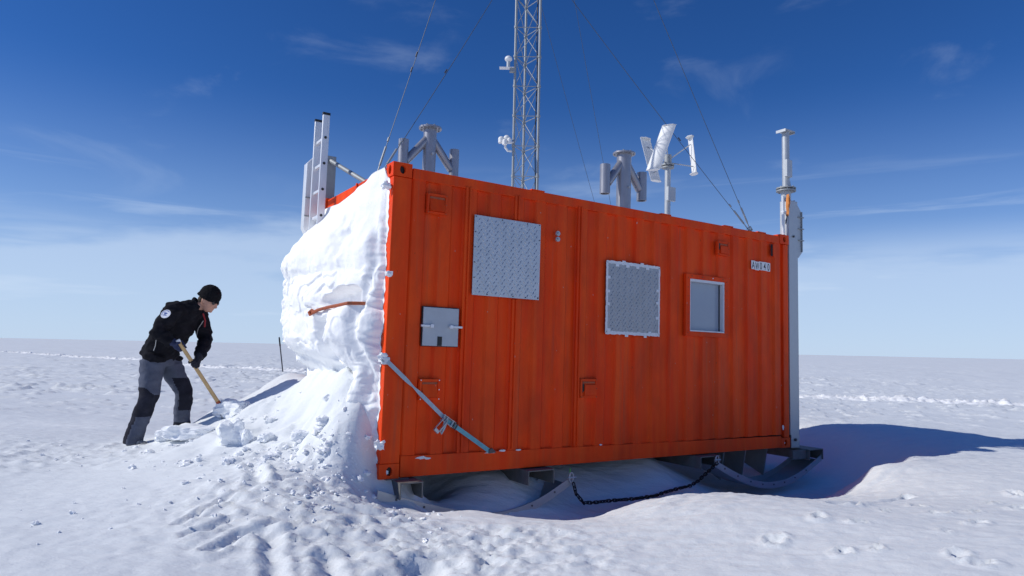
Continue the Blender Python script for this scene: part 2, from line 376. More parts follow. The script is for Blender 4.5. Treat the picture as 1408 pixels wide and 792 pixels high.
# ------------------------------------------------------------------ ground height
def LP(u, v, z): p = W(u, v, 0); return (p.x, p.y, z)
CP = [LP(.16, -.25, -.20), LP(.56, -.52, -.20), LP(.98, -.85, -.26), LP(1.2, -1.2, -.19), LP(1.78, -1.02, -.17), LP(2.46, -1.3, -.10), LP(2.9, -1.5, -.16), LP(3.5, -1.58, -.20),
      LP(3.93, -1.58, -.19), LP(4.3, -1.50, -.11), LP(4.6, -1.42, -.02), LP(5.4, -1.30, .01), LP(6.4, -1.25, .01), LP(7.7, -1.5, .0), LP(4.6, -1.75, -.01), LP(5.4, -1.6, .01), LP(6.4, -1.6, .0), LP(4.0, -1.95, -.10), LP(3.4, -2.0, -.12), LP(5.4, -1.02, -.28), LP(4.6, -1.12, -.34), LP(6.2, -1.0, -.12),
      LP(.5, -.15, -.36), LP(1.0, -.3, -.44), LP(1.6, -.45, -.46), LP(2.2, -.6, -.42), LP(2.9, -.75, -.40), LP(3.5, -.8, -.46), LP(4.2, -.9, -.52), LP(5.0, -.8, -.56), LP(5.7, -.6, -.52), LP(5.2, -.1, -.56),
      LP(5.9, .4, -.45), LP(6.0, 1.5, -.36), LP(6.5, 0, -.28), LP(6.6, 1.2, -.22), LP(7.15, .3, -.03), LP(7.3, 1.5, 0), LP(6.75, -.5, -.08), LP(7.0, 2.4, 0), LP(8.5, 1, .02), LP(9, -1, .0), LP(8.6, -2.5, -.02),
      LP(.3, .6, -.42), LP(.7, .25, -.27), LP(1.0, .25, -.20), LP(1.35, .25, -.13), LP(2.4, .35, -.17), LP(3.2, .3, -.09), LP(.9, .7, -.14), LP(1.45, .6, -.05), LP(2.0, .55, -.10), LP(2.5, .6, -.12), LP(3.1, .6, -.06), LP(3.6, .8, -.14), LP(4.2, .8, -.42), LP(4.9, .8, -.5), LP(2.1, 0, -.38), LP(2.8, -.05, -.36), LP(3.4, 0, -.30),
      LP(1.2, 1.6, -.15), LP(2.5, 1.6, -.1), LP(4.2, 1.7, -.3), LP(1, 2.8, 0), LP(3, 2.9, 0), LP(5, 2.9, -.05),
      (-2.62, 8.1, .715), (-2.78, 8.05, .63), (-3.0, 7.95, .46), (-3.15, 7.9, .38), (-3.3, 7.8, .34), (-3.5, 7.6, .16), (-2.16, 7.4, .69), (-2.55, 7.4, .48), (-2.85, 7.35, .33), (-3.1, 7.15, .20), (-2.28, 7.15, .60), (-2.05, 7.1, .70), (-2.12, 6.75, .48), (-1.9, 6.4, .40), (-2.35, 7.7, .68), (-1.22, 5.85, .36),
      (-1.10, 5.6, .02), (-1.72, 6.1, .40), (-1.72, 5.85, .24), (-2.1, 5.95, .20), (-1.5, 5.45, .17), (-1.85, 5.3, .14), (-2.5, 5.7, .10), (-2.6, 6.2, .16), (-1.25, 5.35, .08), (-1.5, 4.95, .07), (-2.3, 6.6, .36), (-2.41, 6.4, .26), LP(-.45, 1.95, .48), LP(-.75, 1.95, .31), LP(-1.0, 1.7, .20), LP(-.40, 1.1, .38), LP(-.42, .7, .34), LP(-.12, 1.7, .73), LP(-.12, 1.2, .80), LP(-.12, .75, .79), LP(-.10, .40, .76), LP(-.10, .15, .56), LP(-.25, .40, .56), LP(-.30, .12, .34), LP(-.25, .75, .64), LP(.06, .30, .70), LP(.05, 1.2, .85), LP(.05, .7, .84), LP(.05, 1.9, .76), (-2.85, 6.75, .12), (-3.23, 6.9, .08), (-3.8, 7.12, 0), (-3.7, 7.8, .08), (-3.4, 8.3, .08), (-2.9, 8.6, .25), (-2.5, 9.2, .02), (-3.2, 8.6, 0),
      (-4.5, 7.6, .0), (-5.5, 8.0, .015), (-4.5, 8.8, -.03), (-6, 9.4, -.05), (-1.15, 4.85, -.02), (-.6, 5.1, -.16), (-.3, 4.6, -.14), (-.5, 3.8, -.14), (-2.3, 4.6, .0), (-3, 5.4, .02), (-5, 5, 0), (-4, 3.5, -.03), (-2, 3, -.08), (0, 3.2, -.16),
      (.6, 4.2, -.13), (1.4, 4.2, -.09), (3, 5, -.04), (4.4, 6, .0), (2, 2.8, -.1), (4, 3.5, -.04), (6, 5.5, 0), (7.5, 7.5, 0), (0, 1.5, -.2)]
for k in range(24):
    a = 2 * math.pi * k / 24; CP.append((1 + 13 * math.cos(a), 6.5 + 11 * math.sin(a), 0))
CP = np.array(CP)
def _U(r2): return np.where(r2 > 1e-12, .5 * r2 * np.log(r2 + 1e-12), 0)
n_ = len(CP); K = _U(((CP[:, None, :2] - CP[None, :, :2]) ** 2).sum(-1)) + np.eye(n_) * .004
Pm = np.c_[np.ones(n_), CP[:, :2]]; A_ = np.block([[K, Pm], [Pm.T, np.zeros((3, 3))]])
WT = np.linalg.solve(A_, np.r_[CP[:, 2], 0, 0, 0])
def tps(x, y):
    r = WT[n_] + WT[n_ + 1] * x + WT[n_ + 2] * y
    for i in range(n_): r = r + WT[i] * _U((x - CP[i, 0]) ** 2 + (y - CP[i, 1]) ** 2)
    return r
def segd(x, y, pts):
    best = np.full(x.shape, 9.0)
    for (ax, ay), (bx, by) in zip(pts[:-1], pts[1:]):
        dx, dy = bx - ax, by - ay; t = np.clip(((x - ax) * dx + (y - ay) * dy) / (dx * dx + dy * dy), 0, 1)
        best = np.minimum(best, np.hypot(x - ax - t * dx, y - ay - t * dy))
    return best
FOOT = [(1.97, 4.11), (2.19, 4.13), (2.33, 4.65), (2.12, 4.75), (1.67, 4.35), (2.62, 3.85), (2.8, 4.47), (3.37, 5.05), (3.82, 5.22), (4.15, 5.69), (3.07, 4.98), (3.33, 5.84), (2.72, 5.06), (3.13, 5.33), (2.57, 3.99), (2.62, 5.28), (1.79, 3.62), (2.2, 3.59), (3.78, 5.44), (3.15, 4.68)]
GROOVE = [([(-1.95, 4.14), (-1.92, 4.33), (-1.88, 4.56), (-1.83, 4.69)], .025, .025), ([(-1.99, 5.42), (-1.82, 5.06), (-1.76, 4.85)], .05, .035), ([(-1.88, 5.35), (-1.68, 4.97)], .035, -.03),
          ([(-1.38, 4.1), (-1.28, 3.82), (-1.15, 3.52)], .045, .035), ([(-1.82, 3.99), (-1.73, 4.11), (-1.69, 4.22)], .03, .03), ([(2.44, 5.23), (2.7, 5.38), (3.12, 5.68), (3.35, 5.82)], .035, .03),
          ([(-1.6, 3.8), (-1.52, 4.05), (-1.4, 4.2)], .035, .035), ([(-1.0, 3.9), (-.9, 3.6)], .05, .035)]
def ground(x, y):
    x = np.asarray(x, float); y = np.asarray(y, float); shp = x.shape; x = x.ravel(); y = y.ravel()
    z = np.zeros_like(x)
    win = (1 - sst(9.5, 13, np.hypot((x - 1) / 1.15, (y - 6.5))))
    m = win > 0
    zz = np.zeros(m.sum()); xm, ym = x[m], y[m]
    for s in range(0, len(xm), 60000): zz[s:s + 60000] = tps(xm[s:s + 60000], ym[s:s + 60000])
    z[m] = zz * win[m]
    p = np.stack([x - O.x, y - O.y], 1); u = p[:, 0] * math.cos(YAW) + p[:, 1] * math.sin(YAW); v = -p[:, 0] * math.sin(YAW) + p[:, 1] * math.cos(YAW)
    dist = np.hypot(x, y - 0)
    inpit = sst(-1.5, -.9, v) * (1 - sst(2.3, 3.2, v)) * sst(-.2, .3, u) * (1 - sst(6.6, 7.5, u))
    # rolling surface
    z += .030 * fbm2(x * .35, y * .5, 3) * (1 - .6 * inpit) * sst(2, 5, dist)
    z += .10 * fbm2(x * .06 + 3, y * .09, 3) * sst(14, 40, dist)
    # wind crust ripples, streaks running with x
    near = 1 - sst(13, 22, dist)
    z += (.006 * fbm2(x * 2.0, y * 9, 3) + .004 * fbm2(x * 9, y * 16, 3, .65)) * near
    # wind lip texture in front of the scoop (follows u)
    lip = sst(-2.2, -1.5, v) * (1 - sst(-.9, -.6, v)) * sst(.8, 1.6, u) * (1 - sst(4.2, 5.2, u))
    z += .013 * fbm2(u * 3.0, v * 14, 3) * lip
    # dug-out rubble in front of the near corner
    rough = np.exp(-(((x + 1.15) / 1.15) ** 2 + ((y - 4.75) / 1.05) ** 2) ** 1.5) + .7 * np.exp(-(((x + .1) / .9) ** 2 + ((y - 4.1) / .8) ** 2) ** 1.5)
    rough = np.clip(rough, 0, 1) * (1 - inpit)
    c = fbm2(x * 6.5, y * 8, 4, .62)
    tq = fbm2(x * 7 + .5 * n2(x * 20, y * 20), y * 9, 2) * 2.4; z += rough * (.017 * c + .006 * np.maximum(0, n2(x * 12, y * 12)) + .013 * fbm2(x * 24, y * 30, 3, .7) + .009 * (np.floor(tq) + sst(.6, .9, tq - np.floor(tq))))
    crumbs = np.exp(-(((x + 1.75) / .85) ** 2 + ((y - 5.65) / .32) ** 2) ** 2)
    z += crumbs * (.055 * np.maximum(0, n2(x * 7 + 4, y * 7)) + .03 * np.abs(n2(x * 15, y * 15)))
    # slope under the drift, rough dug face
    cut = np.exp(-(((x + 1.85) / 1.0) ** 2 + ((y - 6.4) / .85) ** 2) ** 2)
    z += cut * (.040 * fbm2(x * 2.3 + 9, y * 2.3, 5, .52) + .010 * ridge2(x * 3.1, y * 3.1, 3))
    tr_ = fbm2(x * 1.5 + 2, y * 1.5, 2) * 3.2; fr_ = tr_ - np.floor(tr_)
    z += cut * .024 * (np.floor(tr_) + sst(.62, .92, fr_))
    al = x * .97 + y * .26; ac = -x * .26 + y * .97
    z += .011 * n2(al * .35, ac * 5 + .5 * n2(al * .4, ac)) * sst(-.6, -1.6, x) * sst(5.2, 4.4, y) + .006 * n2(al * .5, ac * 13) * sst(-.6, -1.6, x) * sst(5.2, 4.4, y)
    z -= .07 * np.exp(-((y - 8.9) / .5) ** 2) * sst(-3.2, -5, x)
    # scattered left crust
    lc = sst(-1.6, -3, x) * sst(6.9, 6.2, y) * 0 + np.exp(-(((x + 5.0) / 2.6) ** 2 + ((y - 6.6) / .9) ** 2) ** 2)
    z += lc * .030 * np.maximum(0, fbm2(x * 5, y * 9, 3, .6))
    # footprints
    for i, (fx, fy) in enumerate(FOOT):
        a = math.radians(35 + 40 * math.sin(i * 2.3)); dx = (x - fx); dy = (y - fy); mm = (np.abs(dx) < .4) & (np.abs(dy) < .4)
        if not mm.any(): continue
        uu = dx[mm] * math.cos(a) + dy[mm] * math.sin(a); vv = -dx[mm] * math.sin(a) + dy[mm] * math.cos(a)
        s = .85 + .3 * math.sin(i * 5.1)
        rr = np.sqrt((uu / (.085 * s)) ** 2 + (vv / (.05 * s)) ** 2) + .35 * n2(x[mm] * 14, y[mm] * 14)
        z[mm] += -.012 * (1 - sst(.5, 1.0, rr)) + .016 * np.exp(-((rr - 1.15) / .3) ** 2) + .030 * (1 - sst(.7, 1.5, rr)) * np.maximum(-.2, n2(x[mm] * 26, y[mm] * 26))
    nearm = (np.abs(x) < 5) & (y < 7) & (y > 2)
    xn, yn = x[nearm], y[nearm]; dz = np.zeros_like(xn)
    for pts, wd, dp in GROOVE:
        d = segd(xn, yn, pts) + .02 * n2(xn * 9, yn * 9); dz += -dp * np.exp(-(d / wd) ** 2) + .35 * dp * np.exp(-((d - 1.9 * wd) / (.6 * wd)) ** 2)
    d = np.hypot((xn + 1.98) / .05, (yn - 4.71) / .035); dz -= .03 * (1 - sst(.6, 1.1, d))
    d = np.hypot((xn + .45) / .17, (yn - 3.9) / .13); dz += -.07 * (1 - sst(.3, 1.1, d)) + .03 * np.exp(-((np.hypot((xn + .66) / .12, (yn - 3.9) / .16)) ** 2))
    for a in np.linspace(0, 1, 9):     # small animal-like tracks
        for (ax, ay), (bx, by) in (((-2.62, 4.62), (-2.36, 4.86)), ((-2.95, 4.14), (-2.66, 4.2))):
            d = np.hypot(xn - ax - (bx - ax) * a, yn - ay - (by - ay) * a); dz -= .006 * np.exp(-(d / .012) ** 2)
    z[nearm] += dz
    # sastrugi beyond the camp
    far = sst(8.5, 14, y) * (1 - sst(120, 300, dist))
    s1 = n2(x * .55 + .6 * n2(x * .4, y * .4), y * 2.0); s2 = n2(x * 1.4 + 40, y * 3.4 + .8 * n2(x, y))
    s3 = n2(x * 2.6 + 11, y * 5.0); z += far * (.035 * sst(.36, .42, s1) * sst(-.05, .3, n2(x * .11, y * .16)) + .05 * sst(.42, .46, s2) * sst(0, .3, n2(x * .2 + 5, y * .3)) + .03 * sst(.48, .52, s3) + .006 * fbm2(x * 1.0, y * 3.0, 4, .6))
    return z.reshape(shp)
def gz(x, y): return float(ground(np.array([x]), np.array([y]))[0])

def axis_steps(segs):
    a = [segs[0][0]]
    for x0, x1, s0, s1 in segs:
        x = x0
        while x < x1 - 1e-6:
            t = (x - x0) / (x1 - x0); s = s0 * (s1 / s0) ** t; x = min(x1, x + s); a.append(x)
    return np.array(a)
pos = axis_steps([(0, 5, .024, .027), (5, 10, .028, .06), (10, 22, .06, .16), (22, 60, .16, .8), (60, 400, .8, 12), (400, 9000, 12, 600)])
gx = np.r_[-pos[::-1][:-1], pos]
gy = axis_steps([(-9000, -100, 900, 60), (-100, 0, 40, 1.2), (0, 2.2, .4, .1), (2.2, 7.6, .020, .024), (7.6, 12, .024, .045), (12, 40, .045, .22), (40, 120, .22, 1.2), (120, 600, 1.2, 14), (600, 9000, 14, 600)])
X, Y = np.meshgrid(gx, gy)
Z = ground(X, Y)
g = fast_mesh('snow_ground', np.stack([X.ravel(), Y.ravel(), Z.ravel()], 1), gridf(len(gx), len(gy)), M['snow'])
tag(g, kind='structure')

# vehicle track ploughed across the plain
tp = np.array([(-60, 63), (-36.7, 49.4), (-27.6, 43.3), (-19.0, 35.8), (-8.5, 25.8), (0, 20.3), (7.2, 17.1), (9.6, 16.6), (11.9, 15.9), (20, 14.4), (34, 12)], float)
tt = np.r_[0, np.cumsum(np.hypot(*np.diff(tp, axis=0).T))]; ts = np.arange(0, tt[-1], .05)
cx = np.interp(ts, tt, tp[:, 0]); cy = np.interp(ts, tt, tp[:, 1])
kk = np.ones(121) / 121; cx = np.r_[cx[:60], np.convolve(cx, kk, 'valid'), cx[-60:]]; cy = np.r_[cy[:60], np.convolve(cy, kk, 'valid'), cy[-60:]]
dx = np.gradient(cx); dy = np.gradient(cy); ln = np.hypot(dx, dy); nx, ny = -dy / ln, dx / ln
off = np.linspace(-.36, .36, 17)
TX = cx[:, None] + nx[:, None] * off; TY = cy[:, None] + ny[:, None] * off
S_ = ts[:, None] + 0 * off; V_ = off + 0 * ts[:, None]
prof = np.clip(1 - np.abs(V_ + .10 * n2(S_ * .8, V_ * 0 + 3)) / .34, 0, 1) ** .5
TZ = ground(TX * .0 + cx[:, None], TY * 0 + cy[:, None]) - .04 + prof * (.10 + .045 * fbm2(S_ * 1.1, V_ * 3, 2) + .06 * fbm2(S_ * 7, V_ * 9, 3, .75))
tag(fast_mesh('vehicle_track', np.stack([TX.ravel(), TY.ravel(), TZ.ravel()], 1), gridf(len(off), len(ts)), M['snow_wall']), kind='structure')

# ------------------------------------------------------------------ container
C = empty('shipping_container', CM, 'orange steel container with aluminium plates and one window, snow heaped on its left end', 'container')
# corrugated front wall with a hole for the window
HU, HW = (3.535, 4.10), (1.335, 1.915)
def cor(u):
    ph = ((u - .30) % .255)
    d0, d1 = .008, .034
    if ph < .025: return d0 + (d1 - d0) * ph / .025
    if ph < .125: return d1
    if ph < .150: return d1 - (d1 - d0) * (ph - .125) / .025
    return d0
def corr_wall(u0, u1, w0, w1, hole=None):
    us = {u0, u1}
    k = -2
    while True:
        b = .30 + .255 * k
        if b > u1: break
        for a in (0, .025, .125, .150):
            if u0 < b + a < u1: us.add(round(b + a, 4))
        k += 1
    ws = [w0, w1]
    if hole: us |= set(hole[0]); ws += list(hole[1])
    us = sorted(us); ws = sorted(ws); vs = []; fs = []
    for w_ in ws:
        for u in us: vs.append((u, cor(u), w_))
    n = len(us)
    for j in range(len(ws) - 1):
        for i in range(n - 1):
            if hole and hole[0][0] - 1e-6 <= us[i] < hole[0][1] - 1e-6 and hole[1][0] - 1e-6 <= ws[j] < hole[1][1] - 1e-6: continue
            fs.append((j * n + i, j * n + i + 1, (j + 1) * n + i + 1, (j + 1) * n + i))
    return vs, fs
mb = MB(); mb.add(*corr_wall(.17, LEN - .06, .15, 2.50, (HU, HW)))
mb.build('side_wall', M['orange'], C, fix=False)
# back wall
mb = MB(); vs, fs = corr_wall(.10, LEN - .06, .15, 2.50); mb.add([(u, WID - v, w_) for u, v, w_ in vs], [f[::-1] for f in fs]); mb.build('side_wall', M['orange'], C, fix=False)
# end walls, roof, floor
mb = MB(); mb.box((.03, .10, .15), (.05, WID - .10, 2.47)); mb.build('end_wall', M['orange'], C)
mb = MB()
for k in range(7): mb.box((LEN - .05, .10 + k * .25, .15), (LEN - .02 - (k % 2) * .02, .10 + (k + 1) * .25 - .002, 2.49))
mb.build('end_wall', M['orange'], C)
mb = MB(); mb.box((.06, .06, 2.535), (LEN - .06, WID - .06, 2.555))
for k in range(20): mb.box((.12 + k * .26, .14, 2.555), (.12 + k * .26 + .12, WID - .14, 2.573))
mb.build('roof', M['orange'], C)
MB().box((.07, .065, 2.5735), (LEN - .07, WID - .065, 2.577)).build('added_roof_snow', M['snow_wall'], C)  # unseen snow sheet, added to cut the red bounce off the roof
mb = MB(); mb.box((.06, .06, .02), (LEN - .06, WID - .06, .14)); mb.build('floor', M['dark'], C)
# rails: bottom channel tapering thinner to the right like the photograph, top rail
mb = MB(); mb.prism([(.178, .004), (LEN - .16, .004), (LEN - .16, .135), (.178, .172)], 1, 0, .045)
mb.box((.178, .0, .0), (LEN - .16, .08, .010)); mb.build('bottom_rail', M['orange'], C, bevel=.003)
mb = MB(); mb.box((.178, WID - .045, .004), (LEN - .16, WID, .15)); mb.build('bottom_rail', M['orange'], C)
mb = MB(); mb.box((.178, .0, 2.485), (LEN - .16, .06, 2.578)); mb.build('top_rail', M['orange'], C, bevel=.004)
mb = MB(); mb.box((.178, WID - .06, 2.485), (LEN - .16, WID, 2.578)); mb.build('top_rail', M['orange'], C)
for u0, u1 in ((.0, .06), (LEN - .06, LEN)):
    mb = MB(); mb.box((u0 + .004, .17, 2.43), (u1, WID - .17, 2.58)); mb.build('end_top_rail', M['orange'], C, bevel=.003)
    mb = MB(); mb.box((u0 + .002, .17, .0), (u1, WID - .17, .16)); mb.build('end_bottom_rail', M['orange'], C)
mb = MB(); mb.box((-.010, .86, 2.42), (.0035, .885, 2.585)); mb.build('rail_joint', M['orange'], C)
for (u0, u1, v0, v1) in ((.002, .17, .002, .11), (LEN - .10, LEN - .002, .002, .11), (.002, .12, WID - .11, WID - .002), (LEN - .10, LEN - .002, WID - .11, WID - .002)):
    mb = MB(); mb.box((u0, v0, .115), (u1, v1, 2.485)); mb.build('corner_post', M['orange'], C, bevel=.006)
# castings with real oval holes
def ring_face(mb, c, ax, ay, hx, hy, ox, oy, depth, nrm, vert):
    # rectangle with an oval hole, tunnel going in
    c = Vector(c); n = 24; outer = []; inner = []
    for k in range(n):
        t = 2 * math.pi * k / n; ct, st = math.cos(t), math.sin(t)
        s = 1 / max(abs(ct), abs(st)); outer.append(c + ax * hx * ct * s + ay * hy * st * s)
        inner.append(c + ax * ox * ct + ay * oy * st)
    deep = [p - nrm * depth for p in inner]
    mb.cur = 0
    mb.add(outer + inner, [(k, (k + 1) % n, (k + 1) % n + n, k + n) for k in range(n)])
    mb.add(inner + deep, [(k, (k + 1) % n, (k + 1) % n + n, k + n) for k in range(n)])
    mb.cur = 1; mb.add(deep, [tuple(range(n))]); mb.cur = 0
def casting(u0, v0, w0, su, sv):
    a, b, h = .172, .15, .118
    u1 = u0 + a * su; v1 = v0 + b * sv; w1 = w0 + h
    lu, hu = min(u0, u1), max(u0, u1); lv, hv = min(v0, v1), max(v0, v1)
    mb = MB(); cu, cv, cw = (lu + hu) / 2, (lv + hv) / 2, (w0 + w1) / 2
    xu, xv, xw = Vector((1, 0, 0)), Vector((0, 1, 0)), Vector((0, 0, 1))
    ring_face(mb, (cu, v0, cw), xu, xw, a / 2, h / 2, .026, .036, .03, xv * -sv, 0)
    ring_face(mb, (u0, cv, cw), xv, xw, b / 2, h / 2, .030, .040, .03, xu * -su, 0)
    vs = [(lu, lv, w0), (hu, lv, w0), (hu, hv, w0), (lu, hv, w0), (lu, lv, w1), (hu, lv, w1), (hu, hv, w1), (lu, hv, w1)]
    fs = [(0, 3, 2, 1), (4, 5, 6, 7)]
    fs.append((2, 3, 7, 6) if sv > 0 else (0, 1, 5, 4)); fs.append((1, 2, 6, 5) if su > 0 else (3, 0, 4, 7))
    mb.add(vs, fs)
    return mb.build('corner_casting', [M['orange'], M['black']], C, smooth=False, fix=False)
for w0 in (-.004, 2.488):
    casting(-.006, -.005, w0, 1, 1); casting(LEN + .004, -.005, w0, -1, 1); casting(-.006, WID + .005, w0, 1, -1); casting(LEN + .004, WID + .005, w0, -1, -1)
# doubled vertical ribs
for u, wa, wb in ((.72, .17, 2.50), (1.24, .175, 1.53), (1.24, 2.27, 2.50), (1.985, .165, 2.50)):
    mb = MB(); mb.box((u - .030, -.012, wa), (u - .010, .012, wb)); mb.box((u + .008, -.014, wa), (u + .026, .012, wb)); mb.box((u - .010, -.001, wa), (u + .008, .010, wb))
    mb.build('wall_rib', M['orange'], C, bevel=.004)
# aluminium plates
def tread(u0, u1, w0, w1, y, name='tread_pattern', sp=.043):
    mb = MB(); r = 0; w_ = w0 + .03
    while w_ < w1 - .025:
        u = u0 + .03 + (r % 2) * sp / 2; c = 0
        while u < u1 - .025:
            a = R(52) if (r + c) % 2 else R(-52); l, h = .0185, .0070
            dx, dz = math.cos(a) * l, math.sin(a) * l; ex_, ez_ = -math.sin(a) * h, math.cos(a) * h
            mb.add([(u - dx, y, w_ - dz), (u + ex_, y, w_ + ez_), (u + dx, y, w_ + dz), (u - ex_, y, w_ - ez_), (u, y - .0055, w_)], [(0, 1, 4), (1, 2, 4), (2, 3, 4), (3, 0, 4)])
            u += sp; c += 1
        w_ += sp * .72; r += 1
    return mb
p1 = MB().box((.778, -.022, 1.538), (1.499, -.017, 2.256)).build('checker_plate', M['plate'], C, bevel=.001)
p1['label'] = 'large square bare aluminium checker plate'
tag(tread(.778, 1.499, 1.538, 2.256, -.0221).build('tread', M['plate'], p1, smooth=False), kind='stuff')
mb = MB().box((.79, -.0165, 1.55), (1.487, .012, 2.244)); mb.build('plate_backing', M['dark'], C)
def bolt(par, u, w_, y, r=.006, m='bolt', d=.005):
    return MB().cyl((u, y, w_), (u, y - d, w_), r, 8).build('bolt', M[m], par)
for i in range(6):
    f = .015 + i * (.721 - .03) / 5
    for (u, w_) in ((.778 + f, 2.242), (.778 + f, 1.552), (.792, 1.538 + .02 + i * .68 / 5), (1.486, 1.538 + .02 + i * .68 / 5)):
        if i in (0, 5) and abs(u - .792) < .003 and w_ not in (2.242, 1.552): continue
        bolt(p1, u, w_, -.022, .0055, 'bolt' if random.random() > .2 else 'alu')
p2 = MB().box((2.320, -.022, 1.266), (3.058, -.017, 1.99)).build('checker_plate', M['plate_dull'], C, bevel=.001)
p2['label'] = 'aluminium checker plate edged with frosted tape'
tag(tread(2.335, 3.045, 1.28, 1.975, -.0221).build('tread', M['plate_dull'], p2, smooth=False), kind='stuff')
mb = MB().box((2.335, -.0165, 1.28), (3.045, .012, 1.975)); mb.build('plate_backing', M['dark'], C)
rr = random.Random(4)
def ragged(par, u0, w0, u1, w1, wd):
    horiz = abs(u1 - u0) > abs(w1 - w0); n = 36; top = []; bot = []
    for k in range(n + 1):
        t = k / n; a = wd * (.55 + .35 * rr.random()); b = wd * (.55 + .35 * rr.random())
        u = u0 + (u1 - u0) * t; w_ = w0 + (w1 - w0) * t
        top.append((u, w_ + a) if horiz else (u + a, w_)); bot.append((u, w_ - b) if horiz else (u - b, w_))
    mb = MB()
    for k in range(n):
        q = [top[k], top[k + 1], bot[k + 1], bot[k]]
        mb.add([(p[0], -.0265, p[1]) for p in q] + [(p[0], -.0222, p[1]) for p in q], [(0, 1, 2, 3), (0, 4, 5, 1), (3, 2, 6, 7), (1, 5, 6, 2), (0, 3, 7, 4)])
    return mb.build('tape_strip', M['frost'], par)
ragged(p2, 2.318, 1.985, 3.06, 1.985, .020); ragged(p2, 2.318, 1.272, 3.06, 1.272, .022); ragged(p2, 2.327, 1.27, 2.327, 1.985, .017); ragged(p2, 3.051, 1.27, 3.051, 1.985, .015)
for (u, w_) in ((2.345, 1.83), (2.345, 1.69), (2.345, 1.56), (2.46, 1.962), (2.60, 1.962), (2.74, 1.965), (2.88, 1.965), (3.03, 1.74), (3.03, 1.61), (3.03, 1.45), (2.92, 1.29), (2.60, 1.252), (2.86, 1.252), (2.36, 1.30), (2.55, 2.0), (2.80, 2.0)):
    MB().box((u - .018 - rr.random() * .008, -.0275, w_ - .016), (u + .018 + rr.random() * .008, -.0225, w_ + .014)).build('tape_tab', M['frost'], p2, bevel=.003)
# window
mb = MB()
for (a, b) in (((3.468, -.016, 1.282), (4.162, .02, 1.334)), ((3.468, -.016, 1.916), (4.162, .02, 1.966)), ((3.468, -.0165, 1.334), (3.534, .02, 1.916)), ((4.101, -.0165, 1.334), (4.162, .02, 1.916))): mb.box(a, b)
win = mb.build('window', M['orange'], C, bevel=.002)
mb = MB(); d1 = .105
mb.box((HU[0] - .001, -.012, HW[1] - .028), (HU[1] + .001, d1, HW[1] + .001)); mb.box((HU[0] - .001, -.012, HW[0] - .001), (HU[1] + .001, d1, HW[0] + .014))
mb.box((HU[0] - .001, -.011, HW[0] + .014), (HU[0] + .012, d1, HW[1] - .028)); mb.box((HU[1] - .014, -.011, HW[0] + .014), (HU[1] + .001, d1, HW[1] - .028))
mb.build('frame', M['reveal'], win, bevel=.002)
mb = MB().box((HU[1] - .026, .044, HW[0] + .014), (HU[1] - .014, .0515, HW[1] - .028)); mb.build('gasket', M['black'], win)
MB().box((HU[0] + .012, .052, HW[0] + .014), (HU[1] - .014, .060, HW[1] - .028)).build('pane', M['glass'], win)
for i in range(7):
    for (u, w_) in ((3.50, 1.32 + i * .1), (4.135, 1.32 + i * .1)): bolt(win, u, w_, -.016, .005, 'rust', .004)
for i in range(4): bolt(win, 3.56 + i * .17, 1.945, -.016, .007, 'alu' if i in (2,) else 'rust', .004)
# small grey hatch with two latches and a dark notch
hp = MB().box((.322, -.016, 1.078), (.658, -.004, 1.404)).build('hatch', M['grey_panel'], C, bevel=.002)
mb = MB()
for a, b in (((.316, -.006, 1.072), (.664, .012, 1.0775)), ((.316, -.006, 1.4045), (.664, .012, 1.411)), ((.316, -.0062, 1.0775), (.3215, .012, 1.4045)), ((.6585, -.0062, 1.0775), (.664, .012, 1.4045))): mb.box(a, b)
mb.build('seal', M['dark'], hp)
for (a, b) in ((.298, .41), (.565, .69)):
    MB().box((a, -.034, 1.236), (b, -.0165, 1.254)).box(((b - .03 if a < .4 else a), -.044, 1.230), ((b if a < .4 else a + .03), -.0345, 1.260)).build('latch', M['alu'], hp, bevel=.002)
MB().box((.460, -.020, 1.079), (.502, -.0165, 1.158)).build('notch', M['black'], hp)
# square vent covers
def vent(u0, w0, u1, w1, hood):
    mb = MB(); t = .020
    mb.box((u0, -.010, w0), (u1, .015, w1))
    for a, b in (((u0, -.020, w0), (u1, -.0101, w0 + t)), ((u0, -.020, w1 - t), (u1, -.0101, w1)), ((u0, -.0205, w0 + t), (u0 + t, -.0101, w1 - t)), ((u1 - t, -.0205, w0 + t), (u1, -.0101, w1 - t))): mb.box(a, b)
    v = mb.build('vent_cover', M['orange'], C, bevel=.002)
    i0, i1, j0, j1 = u0 + .026, u1 - .026, w0 + .024, w1 - .026
    if hood == 'flap':
        MB().add([(i0, -.012, j1 - .02), (i1, -.012, j1 - .02), (i1, -.040, j0), (i0, -.040, j0), (i0, -.0105, j0), (i1, -.0105, j0), (i1, -.0105, j1 - .02), (i0, -.0105, j1 - .02)],
                 [(0, 1, 2, 3), (3, 2, 5, 4), (0, 3, 4, 7), (1, 6, 5, 2), (0, 7, 6, 1)]).build('flap', M['orange'], v)
    else:
        MB().box((i0 + .02, -.030, j0), (i1, -.0102, j1 - .03)).build('flap', M['orange'], v, bevel=.002)
        MB().prism([(i0 - .004, j0 + .03), (i0 + .018, j0 + .045), (i0 + .018, j0 + .11), (i0 - .004, j0 + .12)], 1, -.018, -.0102).build('opening', M['black'], v)
    MB().box((i0, -.016, j1 - .018), (i1, -.0102, j1)).build('slot_shade', M['rust'], v)  # rust-coloured strip paints the slot's shade above the flap
    for (u, w_) in ((u0 + .01, w0 + .01), (u1 - .01, w0 + .01), (u0 + .01, w1 - .01), (u1 - .01, w1 - .01), (u1 - .01, (w0 + w1) / 2)): bolt(v, u, w_, -.0205, .005, 'alu' if hood == 'flap' and w0 < 1 else 'rust', .004)
    return v
vent(.312, 2.208, .503, 2.384, 'flap')['label'] = 'square vent cover high by the near corner'
